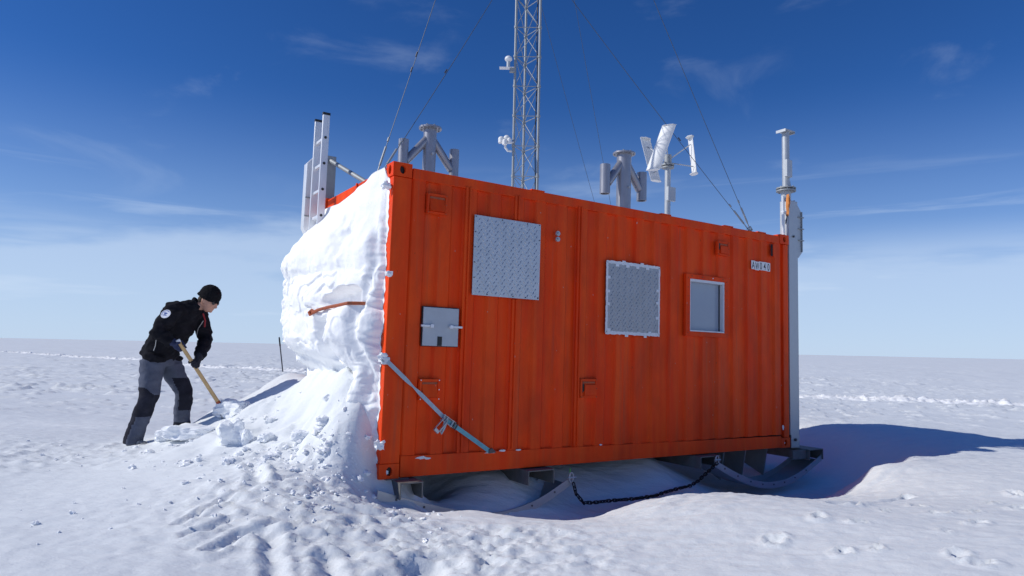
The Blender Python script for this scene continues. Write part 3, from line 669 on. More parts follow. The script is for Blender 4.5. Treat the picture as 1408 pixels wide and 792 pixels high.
vent(.311, .622, .502, .799, 'flap')['label'] = 'square vent cover behind the lashing strap'
vent(2.022, .623, 2.228, .808, 'side')['label'] = 'square vent cover low beside the third rib'
vent(3.975, 2.225, 4.174, 2.388, 'side')['label'] = 'vent cover with a dark opening above the window'
MB().box((4.965, -.004, 2.315), (4.99, .006, 2.46)).build('recess', M['dark'], C)
MB().box((4.99, -.012, 2.31), (5.03, .006, 2.465)).build('hook_plate', M['orange'], C, bevel=.003)
for w_ in (2.2, 2.144):
    MB().cyl((1.717, .01, w_), (1.717, -.008, w_), .024, 14).cyl((1.717, -.008, w_), (1.717, -.022, w_), .011, 6).build('lug_bolt', M['galv'], C)
# dark strips where the corrugation meets the sill
for k in range(19):
    u = .36 + .255 * k
    if any(abs(u - q) < .07 for q in (.72, 1.24, 1.985)) or u > 5.05: continue
    MB().box((u - .045, .006, .160 - .0075 * u), (u + .045, .030, .170 - .0075 * u)).build('sill_strip', M['dark'], C)
# frost and scraped spots on the sill
for (u, w_, a, b) in ((.36, .15, .055, .012), (.42, .142, .03, .010), (.06, .05, .016, .022), (1.16, .166, .04, .009), (1.33, .164, .03, .008), (1.03, .155, .06, .008), (2.3, .165, .02, .007), (5.17, .24, .02, .03), (5.19, .05, .02, .012)):
    n = 11; q = [(u + a * math.cos(t * 2 * math.pi / n) * rr.uniform(.6, 1.1), w_ + b * math.sin(t * 2 * math.pi / n) * rr.uniform(.6, 1.2)) for t in range(n)]
    MB().prism(q, 1, -.0045, .002).build('frost_patch', M['frost'], C)
# lifting lugs on the roof edge
for u in (1.40, 3.10, 4.12, 4.72): MB().box((u, .0, 2.579), (u + .15, .05, 2.592)).build('roof_lug', M['orange'], C, bevel=.002)
# rusty bar sticking through the drift on the end
mb = MB(); mb.tube([(-.335, .93, 1.345), (-.325, .80, 1.368), (-.30, .62, 1.385), (-.265, .45, 1.398), (-.235, .28, 1.412), (-.10, .22, 1.415), (.03, .22, 1.415)], .015, 8)
mb.tube([(-.345, .95, 1.325), (-.355, .965, 1.35), (-.34, .945, 1.368), (-.32, .92, 1.352)], .016, 8)
mb.build('door_bar', M['rust'], C)['label'] = 'rusty orange bar showing through the snow'

# number tiles
def text_mesh(txt, u, w_, size, sx, y, par):
    cu = bpy.data.curves.new('letter', 'FONT'); cu.body = txt; cu.size = size; cu.align_x = 'CENTER'; cu.offset = .001
    to = bpy.data.objects.new('tmp', cu); COL.objects.link(to); dg = bpy.context.evaluated_depsgraph_get()
    me = bpy.data.meshes.new_from_object(to.evaluated_get(dg)); bpy.data.objects.remove(to)
    for v in me.vertices: v.co = Vector((u + v.co.x * sx, y, w_ + v.co.y))
    me.materials.clear(); me.materials.append(M['ink']); o = bpy.data.objects.new('letter', me); COL.objects.link(o); o.parent = par
for k, (ch, off_) in enumerate((('A', 0), ('W', -.006), ('0', 0), ('4', .001), ('0', -.002))):
    u0 = 4.578 + k * .0705
    t = MB().box((u0, -.012, 2.118 + off_), (u0 + .0685, -.0075, 2.222 + off_)).build('number_tile', M['white'], C, bevel=.001)
    text_mesh(ch, u0 + .034, 2.127 + off_, .122, .66 if ch != 'W' else .52, -.0126, t)

# ------------------------------------------------------------------ sledge under the container
S = empty('sledge', LOC(0, 0, -.2), 'galvanised sledge with curved runners carrying the orange container', 'sledge')
def SL(mb): # shift from container coords to sledge coords
    mb.v = [(a, b, c + .2) for a, b, c in mb.v]; return mb
for (a, b, v0, mt) in ((.11, .31, -.17, 'sledge'), (1.38, 1.67, -.10, 'sledge'), (3.62, 3.93, -.10, 'sledge'), (5.52, 5.80, -.12, 'sledge')):
    mb = MB(); t = .010; tp_ = -.012 if a < 5 else -.03; h = .13
    mb.box((a, v0, tp_ - t), (b, WID + .15, tp_)); mb.box((a, v0 + .001, tp_ - h), (a + t, WID + .15, tp_ - t)); mb.box((b - t, v0 + .001, tp_ - h), (b, WID + .15, tp_ - t))
    SL(mb).build('cross_beam', M[mt], S)
for v0 in (.35, 1.5):
    SL(MB().box((-.0, v0, -.016), (LEN + .2, v0 + .08, -.0045))).build('long_beam', M['sledge'], S)
SL(MB().box((LEN - .05, -.08, -.14), (5.518, -.04, -.035))).build('end_beam', M['sledge'], S)
SL(MB().box((.05, -.02, -.011), (.25, .14, -.0045))).build('pad', M['sledge'], S)
def runner(prof, v0, wd):
    P = []
    from itertools import pairwise
    for (a, b) in pairwise(prof):
        for t in range(6): f = t / 6; P.append((a[0] + (b[0] - a[0]) * f, a[1] + (b[1] - a[1]) * f))
    P.append(prof[-1])
    for _ in range(6):
        P = [P[0]] + [((P[i - 1][0] + 2 * P[i][0] + P[i + 1][0]) / 4, (P[i - 1][1] + 2 * P[i][1] + P[i + 1][1]) / 4) for i in range(1, len(P) - 1)] + [P[-1]]
    mb = MB(); n = len(P)
    def strip(vA, vB, dlo, dhi):
        vs = []
        for (u, w_) in P: vs += [(u, vA, w_ + dlo), (u, vB, w_ + dlo), (u, vB, w_ + dhi), (u, vA, w_ + dhi)]
        fs = []
        for i in range(n - 1):
            for k in range(4): fs.append((i * 4 + k, i * 4 + (k + 1) % 4, (i + 1) * 4 + (k + 1) % 4, (i + 1) * 4 + k))
        fs += [(0, 1, 2, 3), ((n - 1) * 4 + 3, (n - 1) * 4 + 2, (n - 1) * 4 + 1, (n - 1) * 4)]
        mb.add(vs, fs)
    strip(v0, v0 + wd, -.010, 0); strip(v0 - .0015, v0 + .010, .0002, .065); strip(v0 + wd - .010, v0 + wd + .0015, .0002, .065)
    SL(mb); o = mb.build('runner', M['galv'], S)
    for i in range(3, n - 2, 4):
        u, w_ = P[i]; SL(MB().cyl((u, v0 - .0016, w_ + .034), (u, v0 - .007, w_ + .034), .009, 8)).build('bolt', M['bolt'], o)
    return o
PL = [(-.05, -.13), (.27, -.24), (.75, -.375), (1.11, -.42), (1.49, -.345), (1.86, -.165)]
PR_ = [(3.84, -.12), (4.16, -.27), (4.5, -.39), (4.8, -.435), (5.1, -.42), (5.4, -.34), (5.79, -.17)]
for v0 in (-.10, 1.6): runner(PL, v0, .34); runner(PR_, v0, .34)
for u in (4.30, 4.68, 5.08): SL(MB().prism([(.16, -.03), (.9, -.03), (.9, -.09), (.36, -.30), (.22, -.36)], 0, u, u + .012)).build('gusset', M['galv_dull'], S)
for (u, w_) in ((1.855, -.10), (3.86, -.055)):
    sh = MB(); sh.tube([(u + .02 * math.cos(t) * 1.2, -.115 + .0 * t, w_ + .045 * math.sin(t)) for t in np.linspace(0, 2 * math.pi, 13)[:-1]], .008, 8, closed=True); sh.cyl((u - .04, -.115, w_), (u + .05, -.115, w_), .011, 8)
    SL(sh).build('shackle', M['galv'], S)
SL(MB().cyl((1.845, -.108, -.08), (1.845, -.108, -.015), .006, 6)).build('marker', M['green'], S)

# chain
pts = [(1.87, -.13, -.15), (1.885, -.15, -.24), (1.95, -.18, -.325), (2.05, -.2, -.33), (2.25, -.22, -.325), (2.55, -.22, -.335), (2.85, -.2, -.335), (3.02, -.18, -.315), (3.2, -.18, -.295), (3.38, -.17, -.285), (3.52, -.15, -.25), (3.68, -.14, -.17), (3.80, -.13, -.11), (3.86, -.125, -.08)]
PT = [W(*p) for p in pts]
for i, p in enumerate(PT):
    if 1 < i < 11: p.z = max(p.z, gz(p.x, p.y) + .014)
CH = empty('tow_chain', Matrix.Translation(PT[5]), 'dark rusty chain slung between the two sledge runners in the scoop', 'chain')
cum = [0]
for a, b in zip(PT[:-1], PT[1:]): cum.append(cum[-1] + (b - a).length)
lk = MB(); prf = []
for k in range(14):
    t = 2 * math.pi * k / 14; prf.append(((.012 * math.copysign(1, math.cos(t)) if abs(math.cos(t)) > .01 else 0) + .0145 * math.cos(t), .0135 * math.sin(t), 0))
lk.tube(prf, .0058, 6, closed=True); base = lk.build('link', M['chain'], CH)
pitch = .036; nl = int(cum[-1] / pitch)
for k in range(nl):
    s = (k + .5) * pitch; i = max(j for j in range(len(cum) - 1) if cum[j] <= s); f = (s - cum[i]) / (cum[i + 1] - cum[i]); p = PT[i].lerp(PT[i + 1], f); d = (PT[i + 1] - PT[i]).normalized()
    o = base if k == 0 else base.copy()
    if k: COL.objects.link(o)
    x, y, _ = frame_of(d); rot = Matrix((d, x, y)).transposed().to_4x4()
    o.parent = CH; o.matrix_parent_inverse = Matrix.Identity(4)
    o.matrix_basis = Matrix.Translation(p - PT[5]) @ rot @ Matrix.Rotation(R(45 if k % 2 else -45) + .3 * math.sin(k), 4, 'X')

# ------------------------------------------------------------------ lashing strap
ST = empty('ratchet_strap', LOC(0, 0, 0), 'pale and teal lashing strap with ratchet running diagonally across the container corner', 'strap')
a = Vector((.012, -.030, .938)); b = Vector((.575, -.036, .448)); c = Vector((1.02, -.020, .166))
def ribbon(p, q, wd, name, m, seg=14, twist=None):
    mb = MB(); d = (q - p).normalized(); s = Vector((0, -1, 0)).cross(d).normalized(); vs = []
    for i in range(seg + 1):
        t = i / seg; ww = wd * (1 if not twist else (1 - .55 * math.exp(-((t - twist) / .07) ** 2)))
        yy = -.006 * math.sin(math.pi * t)
        for (k, h) in ((-1, 0), (1, 0), (1, -.003), (-1, -.003)):
            vs.append(p.lerp(q, t) + s * ww * k + Vector((0, yy + h, 0)))
    fs = []
    for i in range(seg):
        for k in range(4): fs.append((i * 4 + k, i * 4 + (k + 1) % 4, i * 4 + 4 + (k + 1) % 4, i * 4 + 4 + k))
    fs += [(0, 1, 2, 3), (seg * 4 + 3, seg * 4 + 2, seg * 4 + 1, seg * 4)]
    return mb.add(vs, fs).build(name, m, ST)
ribbon(a, b, .017, 'webbing', M['strap_pale'], 24, .42)['label'] = 'long pale webbing'
ribbon(b, c, .019, 'webbing', M['strap_teal'])['label'] = 'short teal webbing'
mb = MB(); mb.box((-.035, -.030, .915), (.034, -.006, .975)); mb.box((-.035, -.030, .93), (-.008, .06, .97)); mb.build('edge_protector', M['frost'], ST, bevel=.006)
d = (c - b).normalized(); s = Vector((0, -1, 0)).cross(d).normalized(); T = Matrix((d, Vector((0, -1, 0)), s)).transposed().to_4x4(); T.translation = b
mb = MB()
for k in (-.026, .022): mb.box((-.07, .002, k), (.06, .030, k + .004), T)
for xx in (-.055, -.02, .045): mb.cyl(T @ Vector((xx, .016, -.03)), T @ Vector((xx, .016, .03)), .008, 10)
mb.build('ratchet', M['galv'], ST)
mb = MB(); mb.box((.066, .004, -.030), (.078, .020, .030), T).box((.096, .004, -.028), (.104, .016, .028), T); mb.build('buckle', M['bolt'], ST)
T2 = T @ Matrix.Rotation(R(-78), 4, Vector((0, 1, 0))); T2.translation = T @ Vector((-.035, .02, 0))
mb = MB()
for k in (-.024, .020): mb.box((-.135, .0, k), (.0, .020, k + .004), T2)
mb.box((-.14, .002, -.024), (-.115, .026, .024), T2); mb.build('ratchet_lever', M['galv'], ST)
mb = MB(); mb.tube([(.567 - .02, -.05, .45), (.53, -.06, .41), (.50, -.055, .37), (.515, -.05, .345), (.535, -.055, .385), (.55, -.06, .43)], (.010,) * 0 or [.010] * 6, 6); mb.build('loose_tail', M['strap_pale'], ST)
mb = MB(); mb.add([(1.0, -.022, .185), (1.03, -.022, .20), (1.085, -.016, .158), (1.0, -.016, .152), (1.0, -.034, .185), (1.03, -.034, .20), (1.085, -.026, .158), (1.0, -.026, .152)], [(0, 1, 2, 3), (7, 6, 5, 4), (0, 4, 5, 1), (1, 5, 6, 2), (2, 6, 7, 3), (3, 7, 4, 0)]); mb.build('hook', M['bolt'], ST, bevel=.003)

# ------------------------------------------------------------------ pipe stands on the roof
def stand(u, v, rC, rS, off_, top, sTop, sBot, label, rim):
    E = empty('pipe_stand', LOC(u, v, 2.574), label, 'mast stand', 'pipe stands on the container roof'); z0 = 2.574
    MB().cyl((0, 0, .012), (0, 0, top - z0), rC, 28).build('centre_pipe', M['pipe'], E)
    MB().cyl((0, 0, .0), (0, 0, .012), rC * 1.7, 24).build('base_plate', M['pipe'], E)
    fb_ = MB()
    for k in range(8): fb_.cyl((rim * .82 * math.cos(k * math.pi / 4), rim * .82 * math.sin(k * math.pi / 4), top - z0 - .008), (rim * .82 * math.cos(k * math.pi / 4), rim * .82 * math.sin(k * math.pi / 4), top - z0 + .028), .008, 6)
    fb_.build('bolt', M['galv_dull'], E)
    MB().cyl((0, 0, top - z0 + .0005), (0, 0, top - z0 + .016), rim, 28).cyl((0, 0, top - z0 + .016), (0, 0, top - z0 + .019), rC * .8, 20).build('flange', M['pipe'], E, angle=30)
    for s_ in (-1, 1):
        MB().pipe((s_ * off_, 0, sBot - z0), (s_ * off_, 0, sTop - z0), rS, 22).build('side_pipe', M['pipe'], E)
        MB().cyl((s_ * rC * .5, 0, top - z0 - .10), (s_ * (off_ - rS * .6), 0, sTop - z0 - .20), rS * .82, 18).build('brace', M['pipe'], E)
    for s_ in (-1, 1):
        MB().cyl((0, s_ * .004, .3), (0, s_ * (rC + .02), .3), .012, 8).build('set_screw', M['galv'], E)
    return E
stand(.555, .5, .062, .047, .265, 3.125, 2.975, 2.66, 'grey pipe stand on the roof close to the snow covered corner', .108)
stand(2.82, .30, .080, .056, .268, 3.255, 3.095, 2.775, 'grey pipe stand on the roof between the lattice mast and the wind turbine', .125)

# ------------------------------------------------------------------ wind turbine
TB = empty('wind_turbine', LOC(3.80, .6, 2.574), 'small white wind turbine with three slanted blades on a short roof pole', 'wind turbine'); z0 = 2.574
MB().cyl((0, 0, .03), (0, 0, 3.36 - z0), .036, 18).build('pole', M['galv'], TB)
mb = MB().cyl((0, 0, 0), (0, 0, .03), .095, 20)
for k in range(4):
    t = k * math.pi / 2 + .5; mb.prism([(.03, .03), (.085, .03), (.035, .16)], 1, -.004, .004); q = mb.v[-6:]; 
    mb.v[-6:] = [(x * math.cos(t) - y * math.sin(t), x * math.sin(t) + y * math.cos(t), z) for x, y, z in q]
mb.build('pole_foot', M['galv_dull'], TB)
MB().box((-.062, -.075, 2.92 - z0), (.062, -.037, 3.09 - z0)).build('control_box', M['grey_panel'], TB, bevel=.004)
hz = 3.42 - z0
MB().cyl((0, 0, 3.335 - z0), (0, 0, 3.350 - z0), .075, 20).cyl((0, 0, 3.365 - z0), (0, 0, 3.385 - z0), .078, 20).cyl((0, 0, 3.35 - z0), (0, 0, 3.50 - z0), .045, 16).build('hub', M['galv_dull'], TB)
# local frame: view axis direction in local coords
iv = CI.to_3x3() @ Vector((.226, .974, 0)); VB = math.atan2(iv.y, iv.x)      # direction away from the camera
for az in (-105, 15, 135):
    th = VB + math.pi + R(az + 90)          # -90 = towards the camera
    rad = Vector((math.cos(th), math.sin(th), 0)); tan = Vector((-math.sin(th), math.cos(th), 0)); up = Vector((0, 0, 1))
    ln_ = .27; lean = R(20)
    bd = (up * math.cos(lean) + tan * math.sin(lean)).normalized(); ch = (tan * math.cos(lean) - up * math.sin(lean)).normalized()
    cc = rad * .30 + up * (hz + .09)
    mb = MB(); n = 24; vs = []
    for i in range(9):
        t = -1 + 2 * i / 8
        for k in range(n):
            a_ = 2 * math.pi * k / n; xc = .085 * math.cos(a_); th_ = .010 * math.sin(a_) * (1 + .6 * math.cos(a_))
            camber = .020 * (1 - (xc / .085) ** 2) * 1.0
            vs.append(cc + bd * ln_ * t + tan * xc + rad * (th_ + camber))
    fs = [(i * n + k, i * n + (k + 1) % n, (i + 1) * n + (k + 1) % n, (i + 1) * n + k) for i in range(8) for k in range(n)] + [tuple(range(n - 1, -1, -1)), tuple(range(8 * n, 9 * n))]
    bl = mb.add(vs, fs).build('blade', M['white'], TB, angle=85)
    for s_ in (-1, 1):
        ec = cc + bd * ln_ * s_ * 1.005
        q = [ec + tan * x_ + rad * y_ for x_, y_ in ((-.088, -.004), (-.05, -.045), (.03, -.05), (.088, -.004), (.06, .03), (0, .04), (-.06, .03))]
        MB().add(q + [p + up * .005 * s_ for p in q], [tuple(range(7)), tuple(range(13, 6, -1))] + [(k, (k + 1) % 7, (k + 1) % 7 + 7, k + 7) for k in range(7)]).build('end_cap', M['white'], bl)
    for s_ in (-.62, .62):
        MB().cyl(up * (hz + .02 * s_), cc + bd * ln_ * s_ - rad * .0, .007, 8).build('arm', M['galv'], TB)

# ------------------------------------------------------------------ lattice mast
MC = W(1.975, 1.0, 2.556); ML = empty('lattice_mast', Matrix.Translation(MC), 'tall triangular steel lattice mast with white sensors rising from the roof', 'mast')
A3 = [Vector((-.128, -.04, 0)), Vector((-.012, .19, 0)), Vector((.146, -.04, 0))]; TOP = 6.0; ph = .345; sh0 = .10
for p in A3: MB().cyl(p, p + Vector((0, 0, TOP)), .0145, 12).build('leg', M['galv_dull'], ML)
hb = {}
z = sh0; k = 0
while z < TOP - .05:
    for i, (p, q) in enumerate(((A3[0], A3[2]), (A3[0], A3[1]), (A3[1], A3[2]))):
        MB().cyl(p + Vector((0, 0, z)), q + Vector((0, 0, z)), .0045, 6).build('horizontal_brace', M['galv_dull'], ML)
        if z + ph < TOP:
            a_, b_ = (p, q) if (k + i) % 2 else (q, p)
            MB().cyl(a_ + Vector((0, 0, z)), b_ + Vector((0, 0, z + ph)), .0038, 6).build('diagonal_brace', M['galv_dull'], ML)
            if i == 2 or i == 1: MB().cyl(b_ + Vector((0, 0, z)), a_ + Vector((0, 0, z + ph)), .0038, 6).build('diagonal_brace', M['galv_dull'], ML)
    for p in A3: MB().cyl(p + Vector((0, 0, z - .012)), p + Vector((0, 0, z + .012)), .0215, 10).build('collar', M['galv_dull'], ML)
    z += ph; k += 1
MB().tube([(.118 + .006 * math.sin(t * 5), -.02, t) for t in np.linspace(.02, TOP - .1, 60)], .007, 6).build('cable', M['black'], ML)
MB().box((-.2, -.12, 0), (.2, .26, .02)).build('base_plate', M['galv_dull'], ML)
# upper sensor: bracket + short post + white dome; lower cluster of three
def sensor(name, p, big, label):
    e = MB().box((p[0] - .07, p[1] - .035, p[2] - .006), (p[0] + .10, p[1] + .035, p[2])).build(name, M['alu'], ML, bevel=.001); e['label'] = label
    return e
zz = 4.37 - 2.556 - .13
e = sensor('sensor_bracket', (-.235, -.05, zz), 1, 'upper bracket holding one domed sensor')
MB().cyl((-.205, -.05, zz), (-.205, -.05, zz + .10), .020, 14).build('sensor_post', M['grey_panel'], e)
MB().ball((-.205, -.05, zz + .105), (.042, .042, .035)).cyl((-.205, -.05, zz + .095), (-.205, -.05, zz + .107), .042, 18).build('sensor_dome', M['white'], e)
MB().box((-.19, -.07, zz - .05), (-.12, -.03, zz - .007)).build('clamp', M['galv_dull'], e)
zz = 3.40 - 2.556 - .02
e = sensor('sensor_bracket', (-.225, -.05, zz), 0, 'lower bracket holding a cluster of domed sensors')
for (dx, dy, dz, r) in ((-.05, -.05, .02, .035), (.010, -.02, .045, .035), (-.01, -.08, -.01, .028), (.040, -.07, .01, .025)):
    MB().ball((-.215 + dx, -.05 + dy, zz + dz), (r, r, r * .9)).cyl((-.215 + dx, -.05 + dy, zz + dz - .04), (-.215 + dx, -.05 + dy, zz + dz - .005), r * .95, 16).build('sensor_dome', M['white'], e)
MB().tube([(-.22, -.06, zz - .01), (-.22, -.06, zz - .06), (-.19, -.06, zz - .10), (-.15, -.05, zz - .10)], .013, 8).build('sensor_arm', M['white'], e)

# guy wires
def guy(p, q, label, turn=True, r=.0032, clips=(.5,)):
    p = Vector(p); q = Vector(q); E = empty('guy_wire', Matrix.Translation(p), label, 'guy wire', 'guy wires of the lattice mast'); L_ = (q - p).length; d = (q - p).normalized()
    def at(t, s=0): v = d * (L_ * t); v.z -= s * 4 * t * (1 - t); return v
    MB().tube([at(t, .03) for t in np.linspace(.0, 1, 24)], r, 6).build('wire', M['wire'], E)
    if turn:
        a0, a1 = .035 / L_ * 3, .30 / L_
        o = MB().cyl(at(a0), at(a1), .011, 8); x, y, _ = frame_of(d)
        o.build('turnbuckle', M['galv_dull'], E)
        MB().cyl(at(0), at(a0), .006, 6).ball((0, 0, 0), .016, n=10, m=6).build('shackle', M['galv_dull'], E)
        MB().cyl(at(.36 / L_), at(.40 / L_), .010, 8).build('wire_clip', M['galv_dull'], E)
    for c_ in clips: MB().cyl(at(c_), at(c_ + .05 / L_), .008, 8).build('wire_clip', M['bolt'], E)
    return E
tu, tv = 1.975, 1.0
def mastp(i, w_): return MC + A3[i] + Vector((0, 0, w_ - 2.556))
guy(W(.03, .47, 2.585), mastp(0, 8.3), 'steep guy wire from the left roof edge to the mast, with a turnbuckle', clips=(.22, .19))
guy(W(.03, .34, 2.585), mastp(0, 5.55), 'shallow guy wire rising from behind the near roof corner to the mast', clips=(.40,))
guy(W(4.60, .04, 2.592), mastp(2, 5.55), 'shallow guy wire crossing behind the turbine to the right roof edge', clips=(.34,))
guy(W(4.63, .04, 2.592), mastp(2, 8.3), 'steep guy wire coming down to the right roof edge', clips=())
guy(W(3.93, 1.88, 2.585), mastp(1, 5.75), 'guy wire reaching the far roof edge left of the second pipe stand', True, .0026, clips=())
guy(W(4.15, 1.88, 2.585), mastp(1, 8.3), 'steep guy wire passing behind the flange of the second pipe stand', True, .0026, clips=())
MB_ = MB().tube([W(4.55, .03, 2.60), W(4.60, .02, 2.635), W(4.65, .03, 2.60)], .007, 8).build('wire_anchor', M['galv_dull']); tag(MB_, 'small steel eye on the right roof edge where two guy wires meet', 'anchor')

# ------------------------------------------------------------------ jacking posts at two corners
J = empty('jack_post', LOC(LEN + .01, 0, -.02), 'galvanised jack post on the right end of the container with an orange strap on it', 'support post', 'jack posts on the container corners'); z0 = -.02
MB().box((.022, .01, 0), (.205, .14, 3.07 - z0)).build('column', M['galv'], J, bevel=.006)
mb = MB().box((.012, .0, .0), (.024, .15, .16)).cyl((.11, .0095, .10), (.11, -.01, .10), .018, 10).cyl((.11, .0095, 2.63), (.11, -.006, 2.63), .014, 8); mb.build('bolt', M['bolt'], J)
mb = MB().prism([(.206, 2.42), (.28, 2.38), (.36, 2.46), (.36, 2.96), (.206, 3.12)], 1, .05, .16)
br = mb.build('side_bracket', M['galv'], J, bevel=.003)
for w_ in (2.60, 2.75, 2.90): MB().box((.207, .028, w_), (.365, .049, w_ + .012)).build('bracket_rib', M['galv_dull'], br)
MB().box((.33, .036, 2.46), (.345, .049, 2.98)).build('bracket_rib', M['galv_dull'], br)
MB().cyl((.055, .07, 3.045 - z0 + .027), (.055, .07, 3.19 - z0), .060, 20).build('sleeve', M['galv'], J)
mb = MB().cyl((.055, .07, 3.19 - z0), (.055, .07, 3.205 - z0), .120, 24).cyl((.055, .07, 3.222 - z0), (.055, .07, 3.237 - z0), .120, 24)
for k in range(8): t = k * math.pi / 4; mb.cyl((.055 + .1 * math.cos(t), .07 + .1 * math.sin(t), 3.18 - z0), (.055 + .1 * math.cos(t), .07 + .1 * math.sin(t), 3.25 - z0), .010, 6)
mb.build('flange', M['galv_dull'], J)
MB().cyl((.055, .07, 3.2 - z0), (.055, .07, 3.97 - z0), .046, 18).build('inner_tube', M['galv'], J)
MB().prism([(.095, 3.24 - z0), (.16, 3.24 - z0), (.095, 3.50 - z0)], 1, .066, .076).build('gusset', M['galv_dull'], J)
MB().box((-.045, -.02, 3.36 - z0), (.062, .022, 3.58 - z0)).build('control_box', M['grey_panel'], J, bevel=.004)
MB().box((-.045, .0, 3.970 - z0), (.155, .14, 3.984 - z0)).box((-.045, .0, 3.95 - z0), (-.03, .14, 3.9695 - z0)).box((.14, .0, 3.95 - z0), (.155, .14, 3.9695 - z0)).build('top_plate', M['galv'], J)
MB().cyl((-.035, .05, 2.60 - z0), (-.035, .05, 3.12 - z0), .018, 10).box((-.05, .03, 2.93), (.022, .07, 2.945)).build('side_rod', M['alu'], J)
MB().prism([(-.10, 2.606), (-.02, 2.606), (-.035, 2.66)], 1, .03, .045).build('foot_gusset', M['white'], J)
HS = empty('hanging_strap', LOC(LEN - .02, -.03, 2.9), 'orange strap looped over the top of the right jack post', 'strap')
MB().tube([(-.02, .0, .22), (-.045, -.01, .14), (-.05, -.01, .06), (-.035, -.01, -.0), (-.05, -.01, -.06)], [(.020, .006)] * 5, 8).tube([(.0, .0, .2), (-.0, -.01, .12), (-.02, -.01, .05)], [(.012, .005)] * 3, 8).build('webbing', M['strap_orange'], HS)
MB().tube([(-.05, -.01, -.05), (-.07, -.012, -.12), (-.085, -.012, -.16)], .007, 6).build('cord', M['black'], HS)

J2 = empty('jack_post', LOC(0, WID, 0), 'galvanised jack post and pale bracket behind the ladder at the far left corner', 'support post', 'jack posts on the container corners')
MB().box((-.0, .012, 1.2), (.13, .13, 3.11)).build('column', M['galv_dull'], J2, bevel=.005)
mb = MB().prism([(-.17, 2.30), (-.12, 2.20), (-.003, 2.20), (-.003, 3.08), (-.10, 3.08), (-.17, 3.0)], 1, .06, .17)
br = mb.build('side_bracket', M['alu'], J2, bevel=.003)
for w_ in (2.42, 2.62): MB().box((-.172, .045, w_), (-.01, .059, w_ + .012)).build('bracket_rib', M['galv_dull'], br)
MB().cyl((.07, .0, 3.05), (.22, -.95, 2.60), .024, 12).build('brace', M['galv_dull'], J2)

# ------------------------------------------------------------------ ladder
LD = empty('ladder', LOC(-.12, 1.705, 1.2), 'aluminium ladder with black end caps standing against the snowed-in end', 'ladder')
for s_, tp_ in ((-.135, 3.43), (.135, 3.43)):
    mb = MB().box((-.036, s_ - .014, 0), (.036, s_ + .014, tp_ - 1.2)); r_ = mb.build('rail', M['alu'], LD, bevel=.003)
    MB().box((-.038, s_ - .016, tp_ - 1.2 - .012), (.038, s_ + .016, tp_ - 1.2 + .014)).build('end_cap', M['black'], r_)
    if s_ < 0:
        for k in range(8): MB().cyl((0, s_ - .0145, .06 + k * .27 + .03), (0, s_ - .019, .06 + k * .27 + .03), .014, 12).build('rung_plug', M['black'], r_)
for k in range(8): MB().box((-.015, -.12, .06 + k * .27 + .015), (.015, .12, .06 + k * .27 + .045)).build('rung', M['alu'], LD, bevel=.003)

# ------------------------------------------------------------------ snow drift packed against the end wall
nv, nw = 270, 330
vv = np.linspace(.07, 2.12, nv); ww = np.linspace(-.15, 2.60, nw); VV, WW = np.meshgrid(vv, ww)
def blob(v0, w0, a, b, rot=0):
    dv, dw = VV - v0, WW - w0; c_, s_ = math.cos(rot), math.sin(rot)
    return np.exp(-(((dv * c_ + dw * s_) / a) ** 2 + ((-dv * s_ + dw * c_) / b) ** 2))
Aw = np.interp(WW, [-.2, .3, .6, .85, .93, 1.0, 1.12, 1.3, 1.49, 1.62, 1.72, 1.80, 1.89, 1.98, 2.15, 2.32, 2.44, 2.52, 2.6], [.13, .13, .14, .14, .18, .25, .33, .36, .37, .34, .31, .34, .345, .32, .25, .155, .06, .02, .0])
fv = np.interp(VV, [.07, .115, .16, .35, .7, 1.1, 1.6, 1.95, 2.08, 2.12], [.0, .16, .30, .52, .72, .88, 1.0, 1.0, .75, .3])
T_ = Aw * fv + .03 * sst(.07, .13, VV)
lowfill = (1 - sst(.75, 1.0, WW)) * (1 - sst(.7, 1.2, VV))     # the slope against the near corner
T_ += lowfill * .4 * (.14 - .10 * WW) * sst(-.03, .3, VV)
T_ += .050 * fbm2(VV * 1.5 + 5, WW * 1.5, 2)
sd_ = (VV - .74) * .73 + (WW - 1.30) * -.68; T_ += .065 * sst(.02, -.03, sd_ + .02 * n2(VV * 7, WW * 7)) * blob(.45, 1.12, .42, .30)
sd_ = (WW - (1.62 + .10 * VV + .05 * n2(VV * 3, VV * 0))); T_ += .010 * sst(-.03, .03, sd_) * (1 - sst(1.9, 2.2, WW)) * sst(.9, 1.2, VV)
T_ += .007 * ridge2(VV * 2.2 + 2, WW * 2.6, 3, .55) * (1 - sst(1.6, 2.2, WW) * .85) - .01
def terr(x, lo=.6, hi=.93): f = x - np.floor(x); return np.floor(x) + sst(lo, hi, f)
q1 = fbm2(VV * 1.3 + 8 + .3 * n2(VV * 5, WW * 5), WW * 1.5 + .3, 3, .5) * 3.0; mk = (1 - sst(1.55, 2.0, WW) * .9)
pm = .35 + .65 * sst(-.15, .25, n2(VV * 1.8 + 3, WW * 1.8)); T_ += (.030 * terr(q1) - .012 * q1) * mk * (.4 + .6 * pm)
q2 = fbm2(VV * 3.4 - 3, WW * 3.0 + .12 * n2(VV * 15, WW * 15), 2, .5) * 2.6
T_ += .005 * terr(q2, .7, .9) * mk * pm
T_ += .015 * fbm2(VV * 8, WW * 8, 3, .6) * sst(1.55, 1.95, VV) * (1 - .7 * sst(1.9, 2.2, WW))
T_ += .003 * pm * fbm2(VV * 9, WW * 9, 3, .6) * (1 - .65 * sst(1.7, 2.1, WW))
hb_ = WW - (1.345 + (.93 - VV) * .10)
